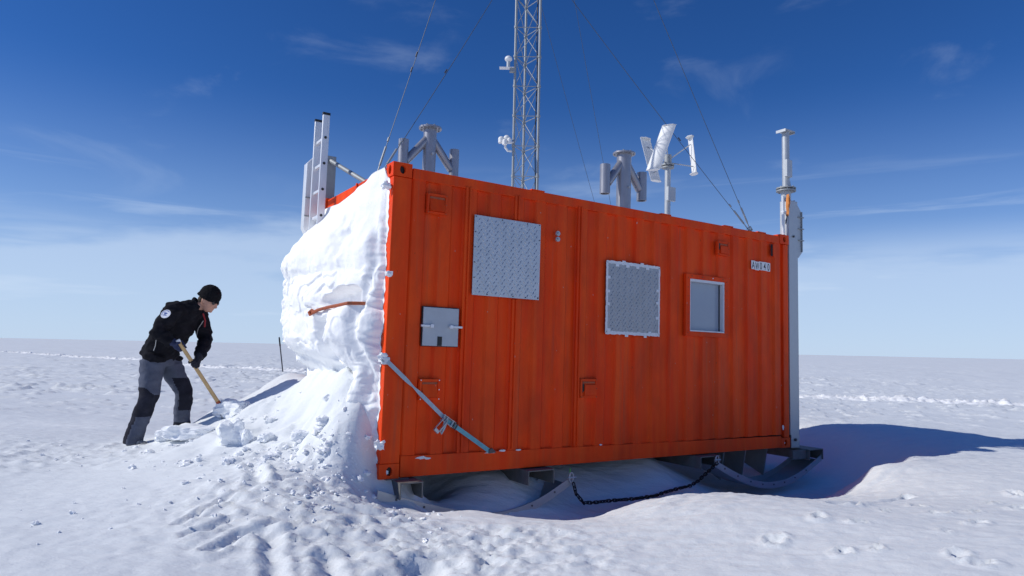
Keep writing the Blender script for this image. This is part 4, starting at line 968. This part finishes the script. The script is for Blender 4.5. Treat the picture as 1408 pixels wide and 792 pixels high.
T_ -= .19 * sst(.97, .88, VV + .04 * n2(WW * 7, VV * 3)) * sst(.52, .66, VV + .05 * n2(WW * 5, WW * 0)) * sst(.90, .98, WW) * sst(1.315, 1.27, WW + .03 * n2(VV * 6, WW * 2))                       # dug cavity
T_ += .06 * blob(.45, 1.12, .14, .16, .2)                       # slab right of it
T_ -= .09 * blob(.66, 2.06, .15, .14)                           # upper pocket
T_ += .03 * n2(VV * 10, WW * 10) * blob(.66, 2.06, .24, .24)
T_ -= .05 * np.exp(-((VV - (.18 + .05 * np.sin(WW * 6))) / .04) ** 2) * sst(.4, .7, WW) * (1 - sst(1.9, 2.2, WW))      # groove along the near post
T_ -= .08 * np.exp(-((WW - (.88 + .08 * (VV - 1))) / .06) ** 2) * sst(.35, .9, VV)    # undercut
edge = .05 * n2(WW * 6, WW * 0 + 2) + .04 * n2(WW * 17, WW * 0 + 7)
T_ *= 1 - .93 * (1 - sst(.80, .94, WW)) * sst(.10, .45, VV); T_ += (.13 + .05 * n2(VV * 4, WW * 4)) * (1 - sst(.62, .98, WW)) * sst(.09, .28, VV) * sst(.80, .45, VV); lim = np.interp(VV, [.28, .45, .62, .80, .93], [.235, .265, .30, .325, .335]) - .004
T_ = T_ - np.maximum(0, T_ - lim) * np.exp(-(hb_ / .028) ** 2) * sst(.22, .30, VV) * sst(1.02, .95, VV)
hm = sst(-.002, .018, hb_) * sst(.19, .155, hb_ + .22 * np.abs(VV - .52) + .02 * n2(VV * 9, WW * 9)) * sst(.90, .62, VV) * sst(.22, .32, VV)
T_ = T_ - np.maximum(0, T_ - (lim - .21)) * hm
T_ = np.maximum(T_, .004); T_ *= sst(.055, .105, VV)
UU = -T_
# near edge: pull slightly over the corner in ragged tongues
tong = 1 - sst(.07, .22, VV)
Vp = VV + tong * edge * .6
far_r = sst(1.85, 2.12, VV); Vp = Vp + far_r * .06 * fbm2(WW * 3, VV * 0 + 1, 4, .6)
topfade = sst(2.47, 2.60, WW)
wtop = np.interp(VV, [.04, .10, .15, .5, 1.9, 2.12], [2.46, 2.50, 2.585, 2.55, 2.43, 2.36])
Wp = WW * 1.0; Wp = np.where(WW > 1.9, 1.9 + (WW - 1.9) / .70 * (wtop - 1.9), WW) + .02 * n2(VV * 8, WW * 8) * (WW < 2.3)
Pf = np.stack([UU, Vp, Wp], -1).reshape(-1, 3)
Pb = np.stack([np.full_like(UU, .028), Vp, Wp], -1).reshape(-1, 3)
F1 = gridf(nv, nw); F2 = F1[:, ::-1] + nv * nw
def strip_idx(ix):
    ix = np.asarray(ix); return np.stack([ix[:-1], ix[:-1] + nv * nw, ix[1:] + nv * nw, ix[1:]], 1)
idx = np.arange(nv * nw).reshape(nw, nv)
Fs = np.concatenate([F1[:, ::-1], F2[:, ::-1], strip_idx(idx[0]), strip_idx(idx[-1])[:, ::-1], strip_idx(idx[:, 0])[:, ::-1], strip_idx(idx[:, -1])])
DR = fast_mesh('snowdrift', np.r_[Pf, Pb], Fs, M['snow_wall']); DR.matrix_world = CM
tag(DR, 'thick wind packed snowdrift plastered over the left end of the orange container', 'snowdrift')

def lump(name, c, r, seed, material, rot=0, rough=.25, sub=4, flat=None, parent=None):
    bm = bmesh.new(); bmesh.ops.create_icosphere(bm, subdivisions=sub, radius=1); V = np.array([v.co[:] for v in bm.verts])
    V = V / (np.abs(V) ** 4).sum(1)[:, None] ** .25 * .9
    D = 1 + rough * fbm3(V * 1.3 + seed * 7.1, 4, .55); V = V * D[:, None] * np.array(r)
    cr, sr = math.cos(rot), math.sin(rot); V = np.stack([V[:, 0] * cr - V[:, 1] * sr, V[:, 0] * sr + V[:, 1] * cr, V[:, 2]], 1)
    for v, p in zip(bm.verts, V): v.co = p
    me = bpy.data.meshes.new(name); bm.to_mesh(me); bm.free(); me.shade_smooth(); me.set_sharp_from_angle(angle=R(28)); me.materials.append(material)
    o = bpy.data.objects.new(name, me); COL.objects.link(o); o.location = c
    if parent: o.parent = parent
    return o
for (u, v, w_, r) in ((-.02, -.010, .975, (.035, .022, .028)), (.0, -.008, 1.66, (.030, .014, .022)), (-.02, -.012, .27, (.04, .022, .034)), (-.04, .04, 2.40, (.04, .03, .03))):
    lump('snow_lump', (u, v, w_), r, w_ * 3, M['snow_wall'], parent=DR, sub=3, rough=.8)

# loose blocks around the digging
BL = [((-3.18, 6.92), (.24, .13, .085), .1, .13, 'long flat snow block lying in front of the shovelling person'),
      ((-2.92, 7.28), (.20, .12, .10), -.35, .33, 'snow block being lifted at the shovel blade'),
      ((-2.47, 6.18), (.12, .11, .12), .4, .12, 'rounded snow block standing alone below the drift slope'),
      ((-2.33, 6.14), (.06, .06, .08), .9, .22, 'small knob of snow leaning on the rounded block'),
      ((-3.45, 7.02), (.13, .09, .07), .5, .06, 'snow block beside the boots of the person'),
      ((-1.75, 5.82), (.075, .06, .05), .3, .05, 'snow block among the crumbs at the foot of the slope'),
      ((-2.12, 6.05), (.07, .05, .04), 1.1, .05, 'smaller snow block right of the rounded one'),
      ((-1.55, 5.72), (.06, .05, .04), 2.0, .04, 'little snow block nearest the container corner')]
for i, ((x, y), r, rot, z, lab) in enumerate(BL):
    zg = gz(x, y); tag(lump('snow_block', (x, y, zg + r[2] * .62), r, i + 1, M['snow_block'], rot, .30), lab, 'snow block', 'snow blocks dug from the drift')
# crumbs: uncountable small lumps
rs = np.random.RandomState(11); ico = bmesh.new(); bmesh.ops.create_icosphere(ico, subdivisions=2, radius=1)
IV = np.array([v.co[:] for v in ico.verts]); IF = np.array([[v.index for v in f.verts] for f in ico.faces]); ico.free()
AV = []; AF = []; cnt = 0
def crumb_field(n, cx_, cy_, sx, sy, smin, smax, ang=0):
    global cnt
    for k in range(n):
        a_, b_ = rs.normal(), rs.normal(); x = cx_ + sx * a_ * math.cos(ang) - sy * b_ * math.sin(ang); y = cy_ + sx * a_ * math.sin(ang) + sy * b_ * math.cos(ang)
        s = smin + (smax - smin) * rs.rand() ** 3; Q_ = np.linalg.qr(rs.normal(size=(3, 3)))[0]; P = (IV / ((np.abs(IV) ** 6).sum(1)[:, None] ** (1 / 6)) * .85) @ Q_ * (1 + .75 * n3(IV * 1.5 + rs.rand(3) * 50))[:, None] * s * (rs.uniform(.7, 1.3, 3) * np.array([1.1, 1, .75]))
        z = gz(x, y); AV.append(P + np.array([x, y, z + s * .3])); AF.append(IF + cnt); cnt += len(IV)
crumb_field(130, -2.05, 5.66, .48, .11, .005, .034, -.12)
crumb_field(60, -1.40, 5.40, .16, .14, .006, .032, -.6)
crumb_field(60, -2.9, 6.7, .40, .16, .008, .040)
crumb_field(160, -1.5, 4.9, .55, .45, .005, .022)
crumb_field(70, -4.6, 6.6, 1.2, .35, .004, .016)
tag(fast_mesh('snow_crumbs', np.concatenate(AV), np.concatenate(AF), M['snow_wall'], False), 'loose snow crumbs scattered below the dug drift', 'snow crumbs', kind='stuff')

# ------------------------------------------------------------------ marker stake
SK = empty('marker_stake', Matrix.Translation((-7.9, 24.0, 0)), 'thin dark stake leaning in the snow beyond the drift', 'stake')
MB().cyl((.03, 0, -.3), (-.22, 0, 1.3), .022, 8).build('pole', M['bolt'], SK)
MB().cyl((-.17, 0, .98), (-.215, 0, 1.27), .027, 8).build('dark_tip', M['black'], SK)

# ------------------------------------------------------------------ person
def remesh(mb, name, voxel, material, parent, smooth=6, wrinkle=0, wscale=10, seed=0, cut=None):
    o = mb.build(name, material, None, fix=True); md = o.modifiers.new('r', 'REMESH'); md.mode = 'VOXEL'; md.voxel_size = voxel; md.use_smooth_shade = True
    sm = o.modifiers.new('s', 'SMOOTH'); sm.iterations = smooth; sm.factor = .5
    dg = bpy.context.evaluated_depsgraph_get(); me = bpy.data.meshes.new_from_object(o.evaluated_get(dg)); o.modifiers.clear(); old = o.data; o.data = me; bpy.data.meshes.remove(old)
    V = np.zeros(len(me.vertices) * 3, np.float32); me.vertices.foreach_get('co', V); V = V.reshape(-1, 3)
    if wrinkle:
        Nn = np.zeros_like(V).ravel(); me.vertices.foreach_get('normal', Nn); Nn = Nn.reshape(-1, 3)
        q = V.astype(float) * wscale; q[:, 2] *= 1.7; d_ = wrinkle * (1 - 2.2 * np.abs(n3(q + seed))) + wrinkle * .6 * n3(q * 2.3 + seed)
        V = V + Nn * d_[:, None]; me.vertices.foreach_set('co', V.astype(np.float32).ravel()); me.update()
    me.materials.clear()
    for m in (material if isinstance(material, (list, tuple)) else [material]): me.materials.append(m)
    me.shade_smooth(); o.parent = parent; return o, V
PO = Vector((-3.72, 7.3, .05)); PE = empty('person', Matrix.Translation(PO), 'person in black fleece, grey trousers and black beanie bending forward to shovel snow', 'person')
def q_(x, y, z): return Vector((x, y, z)) - PO
lat = Vector((0.04, 1, 0)).normalized()
hipN, hipF = q_(-3.745, 7.20, .86), q_(-3.70, 7.43, .86)
kneN, kneF = q_(-3.735, 7.13, .50), q_(-3.545, 7.50, .53)
ankN, ankF = q_(-3.835, 7.10, .07), q_(-3.60, 7.62, .14)
shN, shF = q_(-3.515, 7.11, 1.395), q_(-3.43, 7.49, 1.375)
elN, elF = q_(-3.60, 6.97, 1.165), q_(-3.335, 7.50, 1.10)
T0, B0 = q_(-3.375, 6.99, 1.055), q_(-3.055, 7.25, .44)
hN, hF = T0.lerp(B0, .05), T0.lerp(B0, .36)
wrN = hN + Vector((-.085, -.01, .035)); wrF = hF + Vector((.012, .085, .085))
hc = q_(-3.245, 7.30, 1.515); hf = Vector((.90, -.12, -.42)).normalized(); hu = (Vector((.30, 0, .95)) - hf * Vector((.30, 0, .95)).dot(hf)).normalized(); hl = hu.cross(hf)
# body: one continuous skin mesh
mb = MB()
mb.tube([q_(-3.73, 7.31, .86), q_(-3.68, 7.31, 1.02), q_(-3.55, 7.3, 1.26), q_(-3.45, 7.3, 1.39), q_(-3.40, 7.3, 1.43)], [(.11, .15), (.10, .14), (.115, .165), (.10, .16), (.06, .08)], 18, side=lat)
mb.tube([q_(-3.42, 7.3, 1.40), q_(-3.36, 7.3, 1.455), hc - hu * .06 - hf * .02], [.062, .056, .056], 14)
mb.ball(hc + hf * .003, (.098, .077, .110), (hf, hl, hu), 24, 16)
mb.ball(hc + hf * .030 - hu * .062, (.062, .056, .058), (hf, hl, hu), 18, 12)        # jaw
mb.ball(hc + hf * .075 - hu * .092, (.022, .022, .018), (hf, hl, hu), 12, 8)         # chin
mb.tube([hc + hf * .086 + hu * .018, hc + hf * .105 - hu * .010, hc + hf * .116 - hu * .030, hc + hf * .098 - hu * .040], [.010, .012, .015, .012], 10)   # nose
mb.ball(hc + hf * .086 - hu * .062, (.014, .026, .007), (hf, hl, hu), 12, 8); mb.ball(hc + hf * .084 - hu * .072, (.013, .022, .008), (hf, hl, hu), 12, 8)     # lips
for s_ in (-1, 1):
    mb.ball(hc - hf * .012 + hl * .078 * s_ - hu * .012, (.018, .010, .030), (hf, hl, hu), 12, 8)     # ears
    mb.ball(hc + hf * .078 + hl * .032 * s_ + hu * .028, (.018, .024, .010), (hf, hl, hu), 12, 8)     # brow
for (a_, b_, c_) in ((shN, elN, wrN), (shF, elF, wrF)): mb.tube([a_, a_.lerp(b_, .5), b_, b_.lerp(c_, .5), c_], [.048, .046, .038, .036, .026], 12)
for (a_, b_, c_) in ((hipN, kneN, ankN), (hipF, kneF, ankF)): mb.tube([a_, a_.lerp(b_, .5), b_, b_.lerp(c_, .4), c_], [.085, .075, .055, .052, .035], 14)
for c_ in (ankN, ankF): mb.tube([c_, c_ + Vector((.05, -.01, -.035)), c_ + Vector((.12, -.03, -.05))], [.035, .034, .025], 10)
for (h_, w_) in ((hN, wrN), (hF, wrF)): mb.tube([w_, w_.lerp(h_, .6)], [.026, .024], 10)
body, _ = remesh(mb, 'body', .0075, M['skin'], PE, 4)
# trousers
mb = MB()
mb.tube([q_(-3.70, 7.31, .98), q_(-3.73, 7.31, .90), q_(-3.735, 7.31, .82)], [(.135, .180), (.150, .195), (.135, .19)], 20, side=lat)
mb.tube([hipN, hipN.lerp(kneN, .5), kneN + Vector((.012, 0, 0)), kneN.lerp(ankN, .5), ankN + Vector((0, 0, .02)), ankN + Vector((-.005, -.005, -.05))], [(.125, .12), (.110, .105), (.092, .09), (.088, .085), (.088, .082), (.096, .09)], 18)
mb.tube([hipF, hipF.lerp(kneF, .5), kneF + Vector((.012, 0, 0)), kneF.lerp(ankF, .5), ankF, ankF + Vector((0, 0, -.05))], [(.125, .12), (.110, .105), (.094, .09), (.088, .085), (.088, .085), (.09, .088)], 18)
tr, V = remesh(mb, 'trousers', .011, [M['trouser'], M['trouser_dark']], PE, 3, .008, 6.5, 2)
me = tr.data
for p in me.polygons:
    c_ = p.center; n_p = p.normal; near_leg = c_.y < hipN.lerp(kneN, .5).y + .11
    def axx(A, B, z): t = (z - A.z) / (B.z - A.z); return A.x + (B.x - A.x) * t
    if near_leg and c_.y < .02:
        if c_.z < kneN.z + .02: ax = axx(kneN, ankN, c_.z); dark = c_.x < ax - .005 or (c_.z > kneN.z - .20 and c_.x < ax + .12)
        else: ax = axx(hipN, kneN, c_.z); dark = c_.z < kneN.z + .09 and c_.x < ax + .02 + (kneN.z + .09 - c_.z)
        if c_.z < ankN.z + .15 and c_.x > axx(kneN, ankN, c_.z) - .02: dark = False
    else:
        ax = axx(kneF, ankF, c_.z) if c_.z < kneF.z else axx(hipF, kneF, c_.z)
        dark = (kneF.z - .20 < c_.z < kneF.z + .15 and c_.x > ax + .0) or c_.z < ankF.z + .06
        if c_.z > kneF.z + .16: dark = False
    p.material_index = 1 if dark else 0
# boots
for c_, dr in ((ankN, Vector((.96, -.28, 0))), (ankF, Vector((.96, -.2, 0)))):
    g0 = c_.z - .10; mb = MB()
    mb.tube([c_ + Vector((0, 0, .04)), c_ + Vector((0, 0, -.03)), Vector((c_.x, c_.y, g0 + .035)) + dr * .02], [.055, .058, .052], 14)
    mb.tube([Vector((c_.x, c_.y, g0 + .045)) - dr * .06, Vector((c_.x, c_.y, g0 + .05)) + dr * .04, Vector((c_.x, c_.y, g0 + .042)) + dr * .14, Vector((c_.x, c_.y, g0 + .035)) + dr * .19], [(.045, .040), (.052, .050), (.042, .048), (.028, .032)], 14, side=Vector((dr.y, -dr.x, 0)))
    bt, _ = remesh(mb, 'boot', .010, M['boot'], PE, 3)
    so_ = MB(); pts_ = []
    for t in np.linspace(0, 2 * math.pi, 18)[:-1]: pts_.append(Vector((c_.x, c_.y, 0)) + dr * (.065 + .135 * math.cos(t)) + Vector((-dr.y, dr.x, 0)) * .048 * math.sin(t))
    so_.prism([(p.x, p.y) for p in pts_], 2, g0 - .008, g0 + .018); so_.build('sole', M['black'], bt)
# jacket
mb = MB()
mb.tube([q_(-3.765, 7.31, .885), q_(-3.735, 7.31, .94), q_(-3.675, 7.305, 1.06), q_(-3.585, 7.30, 1.22), q_(-3.50, 7.30, 1.35), q_(-3.435, 7.3, 1.42), q_(-3.39, 7.3, 1.45)],
        [(.160, .205), (.162, .205), (.160, .20), (.172, .225), (.140, .215), (.100, .15), (.078, .085)], 26, side=lat)
mb.tube([q_(-3.43, 7.3, 1.41), q_(-3.375, 7.3, 1.462), q_(-3.345, 7.3, 1.49)], [.085, .074, .070], 18)
mb.tube([shN + Vector((.0, .10, .0)), shN, shN.lerp(elN, .55), elN, elN.lerp(wrN, .5), wrN + Vector((-.01, 0, 0))], [.095, .094, .080, .074, .066, .056], 18)
mb.tube([shF + Vector((0, -.10, 0)), shF, shF.lerp(elF, .55), elF, elF.lerp(wrF, .5), wrF], [.09, .090, .076, .070, .062, .052], 18)
mb.tube([q_(-3.71, 7.18, .93), q_(-3.735, 7.17, .86)], [.11, .10], 14); mb.tube([q_(-3.66, 7.44, .93), q_(-3.68, 7.43, .87)], [.11, .10], 14)
jk, V = remesh(mb, 'jacket', .011, M['jacket'], PE, 4, .013, 8, 5)
bvh = BVHTree.FromPolygons([v.co for v in jk.data.vertices], [p.vertices[:] for p in jk.data.polygons])
def onj(x, z, eps=.004):
    p = Vector((x, 0, z)) - Vector((PO.x, 0, PO.z)); h = bvh.ray_cast(Vector((p.x, -1.2, p.z)), Vector((0, 1, 0)))
    return (h[0] + h[1] * eps, h[1]) if h[0] else (Vector((p.x, -.2, p.z)), Vector((0, -1, 0)))
bp, bn = onj(-3.535, 1.345, .006); x_, y_, _ = frame_of(bn)
up_ = (Vector((0, 0, 1)) - bn * bn.z).normalized(); rt_ = up_.cross(bn)
bd_ = MB().cyl(bp - bn * .003, bp + bn * .003, .050, 26).build('badge', M['badge_white'], PE)
mb = MB()
for k in range(9): t = R(40 + k * 20); mb.box((-.004, -.002, -.003), (.004, .002, .003), Matrix.Translation(bp + bn * .004 + rt_ * .038 * math.cos(t) + up_ * .038 * math.sin(t)))
for (a0, b0, a1, b1) in ((-.02, .012, -.006, .016), (-.008, .014, -.012, -.012), (.002, .014, .0, -.01), (.002, .014, .016, .006), (.016, .004, .004, -.001), (-.022, -.016, .018, -.022)):
    mb.cyl(bp + bn * .004 + rt_ * a0 + up_ * b0, bp + bn * .004 + rt_ * a1 + up_ * b1, .0026, 5)
mb.build('emblem', M['badge_blue'], bd_)
MB().tube([onj(x, z)[0] for x, z in ((-3.345, 1.30), (-3.36, 1.26), (-3.385, 1.22), (-3.40, 1.18), (-3.41, 1.14))], .0045, 6).build('zip', M['zip'], PE)
MB().tube([onj(x, z)[0] for x, z in ((-3.67, 1.08), (-3.68, 1.02), (-3.69, .97))], .004, 6).build('pocket_zip', M['zip'], PE)
MB().tube([hc - hu * .10 - hf * .02 + Vector((.03, -.05, -.06)), hc - hu * .13 + Vector((.05, -.04, -.10)), hc - hu * .15 + Vector((.05, -.03, -.15))], .008, 6).build('collar_piping', M['red'], PE)
# beanie, hair, sunglasses
mb = MB(); mb.ball(hc + hu * .062 - hf * .010, (.116, .098, .108), (hf, hl, hu), 26, 18)
mb.tube([hc + hu * .030 - hf * .014 + (hf * math.cos(t) * .104 + hl * math.sin(t) * .087) for t in np.linspace(0, 2 * math.pi, 25)[:-1]], [(.016, .030)] * 24, 8, closed=True)
# flatten the lower half away: keep only what sits above the brow
hat, V = remesh(mb, 'beanie', .008, M['hat'], PE, 3, .003, 22, 8)
bm = bmesh.new(); bm.from_mesh(hat.data); bmesh.ops.bisect_plane(bm, geom=bm.verts[:] + bm.edges[:] + bm.faces[:], plane_co=hc + hu * .006 - hf * .01, plane_no=-(hu * .98 + hf * .10).normalized(), clear_outer=True); bm.to_mesh(hat.data); bm.free()
MB().ball(hc - hf * .050 - hu * .015, (.055, .080, .055), (hf, hl, hu), 16, 10).build('hair', M['hair'], PE)
sg = MB()
for s_ in (-1, 1): sg.ball(hc + hf * .090 + hl * .034 * s_ + hu * .004, (.012, .030, .020), (hf, hl, hu), 12, 8)
sgo = sg.build('sunglasses', M['lens'], PE); fr = MB()
for s_ in (-1, 1): fr.tube([hc + hf * .088 + hl * .062 * s_ + hu * .010, hc + hf * .03 + hl * .082 * s_ + hu * .010, hc - hf * .02 + hl * .084 * s_ + hu * .002], .0035, 6)
fr.build('temple', M['black'], sgo)
# gloves: palm, four curled fingers and a thumb round the shaft
axd = (B0 - T0).normalized()
def glove(h_, wr, m, name='glove'):
    to = (wr - h_); to = (to - axd * to.dot(axd)).normalized(); sd = axd.cross(to); mb = MB(); rs_ = .017
    pc = h_ + to * (rs_ + .020)
    mb.ball(pc, (.046, .024, .040), (axd, to, sd), 16, 10); mb.tube([pc + to * .01, h_.lerp(wr, .75), wr + (wr - h_) * .15], [.034, .036, .044], 14)
    for k, (o_, l) in enumerate(((-.036, 3.3), (-.012, 3.7), (.012, 3.55), (.035, 2.9))):
        pth = []
        for j in range(7):
            a_ = -.35 + l * j / 6; rr_ = rs_ + .011 + (.010 if j < 2 else 0); pth.append(h_ + axd * (o_ + .004 * math.sin(j)) + to * rr_ * math.cos(a_) + sd * rr_ * math.sin(a_))
        mb.tube(pth, [.0125, .0125, .012, .0115, .011, .0105, .009], 9)
    pth = [pc - axd * .035 - sd * .01, h_ - axd * .050 + to * .02 - sd * .026, h_ - axd * .048 - to * .004 - sd * .030, h_ - axd * .040 - to * .022 - sd * .014]
    mb.tube(pth, [.016, .014, .0125, .010], 9)
    o, _ = remesh(mb, name, .0055, m, PE, 2, .0015, 30, 3); return o
glove(hN, wrN, M['glove_navy'])['label'] = 'navy glove at the top of the shaft'
glove(hF, wrF, M['glove_black'])['label'] = 'black glove lower on the shaft'

# ------------------------------------------------------------------ shovel
SHO = PO + B0; SV = empty('shovel', Matrix.Translation(SHO), 'wooden handled shovel held by the person, its blade in the snow', 'shovel')
tp0 = T0 - B0 - axd * .035
MB().tube([tp0, tp0.lerp(Vector((0, 0, 0)), .5), Vector((0, 0, 0)), axd * .06], [.0185, .0190, .0195, .017], 14).build('shaft', M['wood'], SV)
MB().tube([tp0 - axd * .004, tp0 + axd * .03], [.021, .0215], 14).build('end_cap', M['frost'], SV)
MB().tube([-axd * .02, axd * .06, axd * .13], [.022, .021, .012], 14).build('socket', M['rust'], SV)
wdv = axd.cross(Vector((.25, 1, 0))).normalized(); side_ = wdv.cross(axd).normalized(); rows = []
mb = MB(); vs = []
for i in range(9):
    t = i / 8; cc = axd * (.10 + .30 * t); hw = .105 * (1 - .35 * max(0, t - .7) / .3) * (.75 + .25 * min(1, t * 4))
    for k in range(9): s_ = -1 + k / 4; vs.append(cc + side_ * hw * s_ + wdv * (-.030 * (1 - s_ * s_) + .03 * t * t))
top_n = len(vs); vs = vs + [v + wdv * .003 for v in vs]
fs = [(i * 9 + k, i * 9 + k + 1, (i + 1) * 9 + k + 1, (i + 1) * 9 + k) for i in range(8) for k in range(8)]; fs += [tuple(j + top_n for j in f[::-1]) for f in fs]
mb.add(vs, fs).build('blade', M['galv_dull'], SV, fix=False)
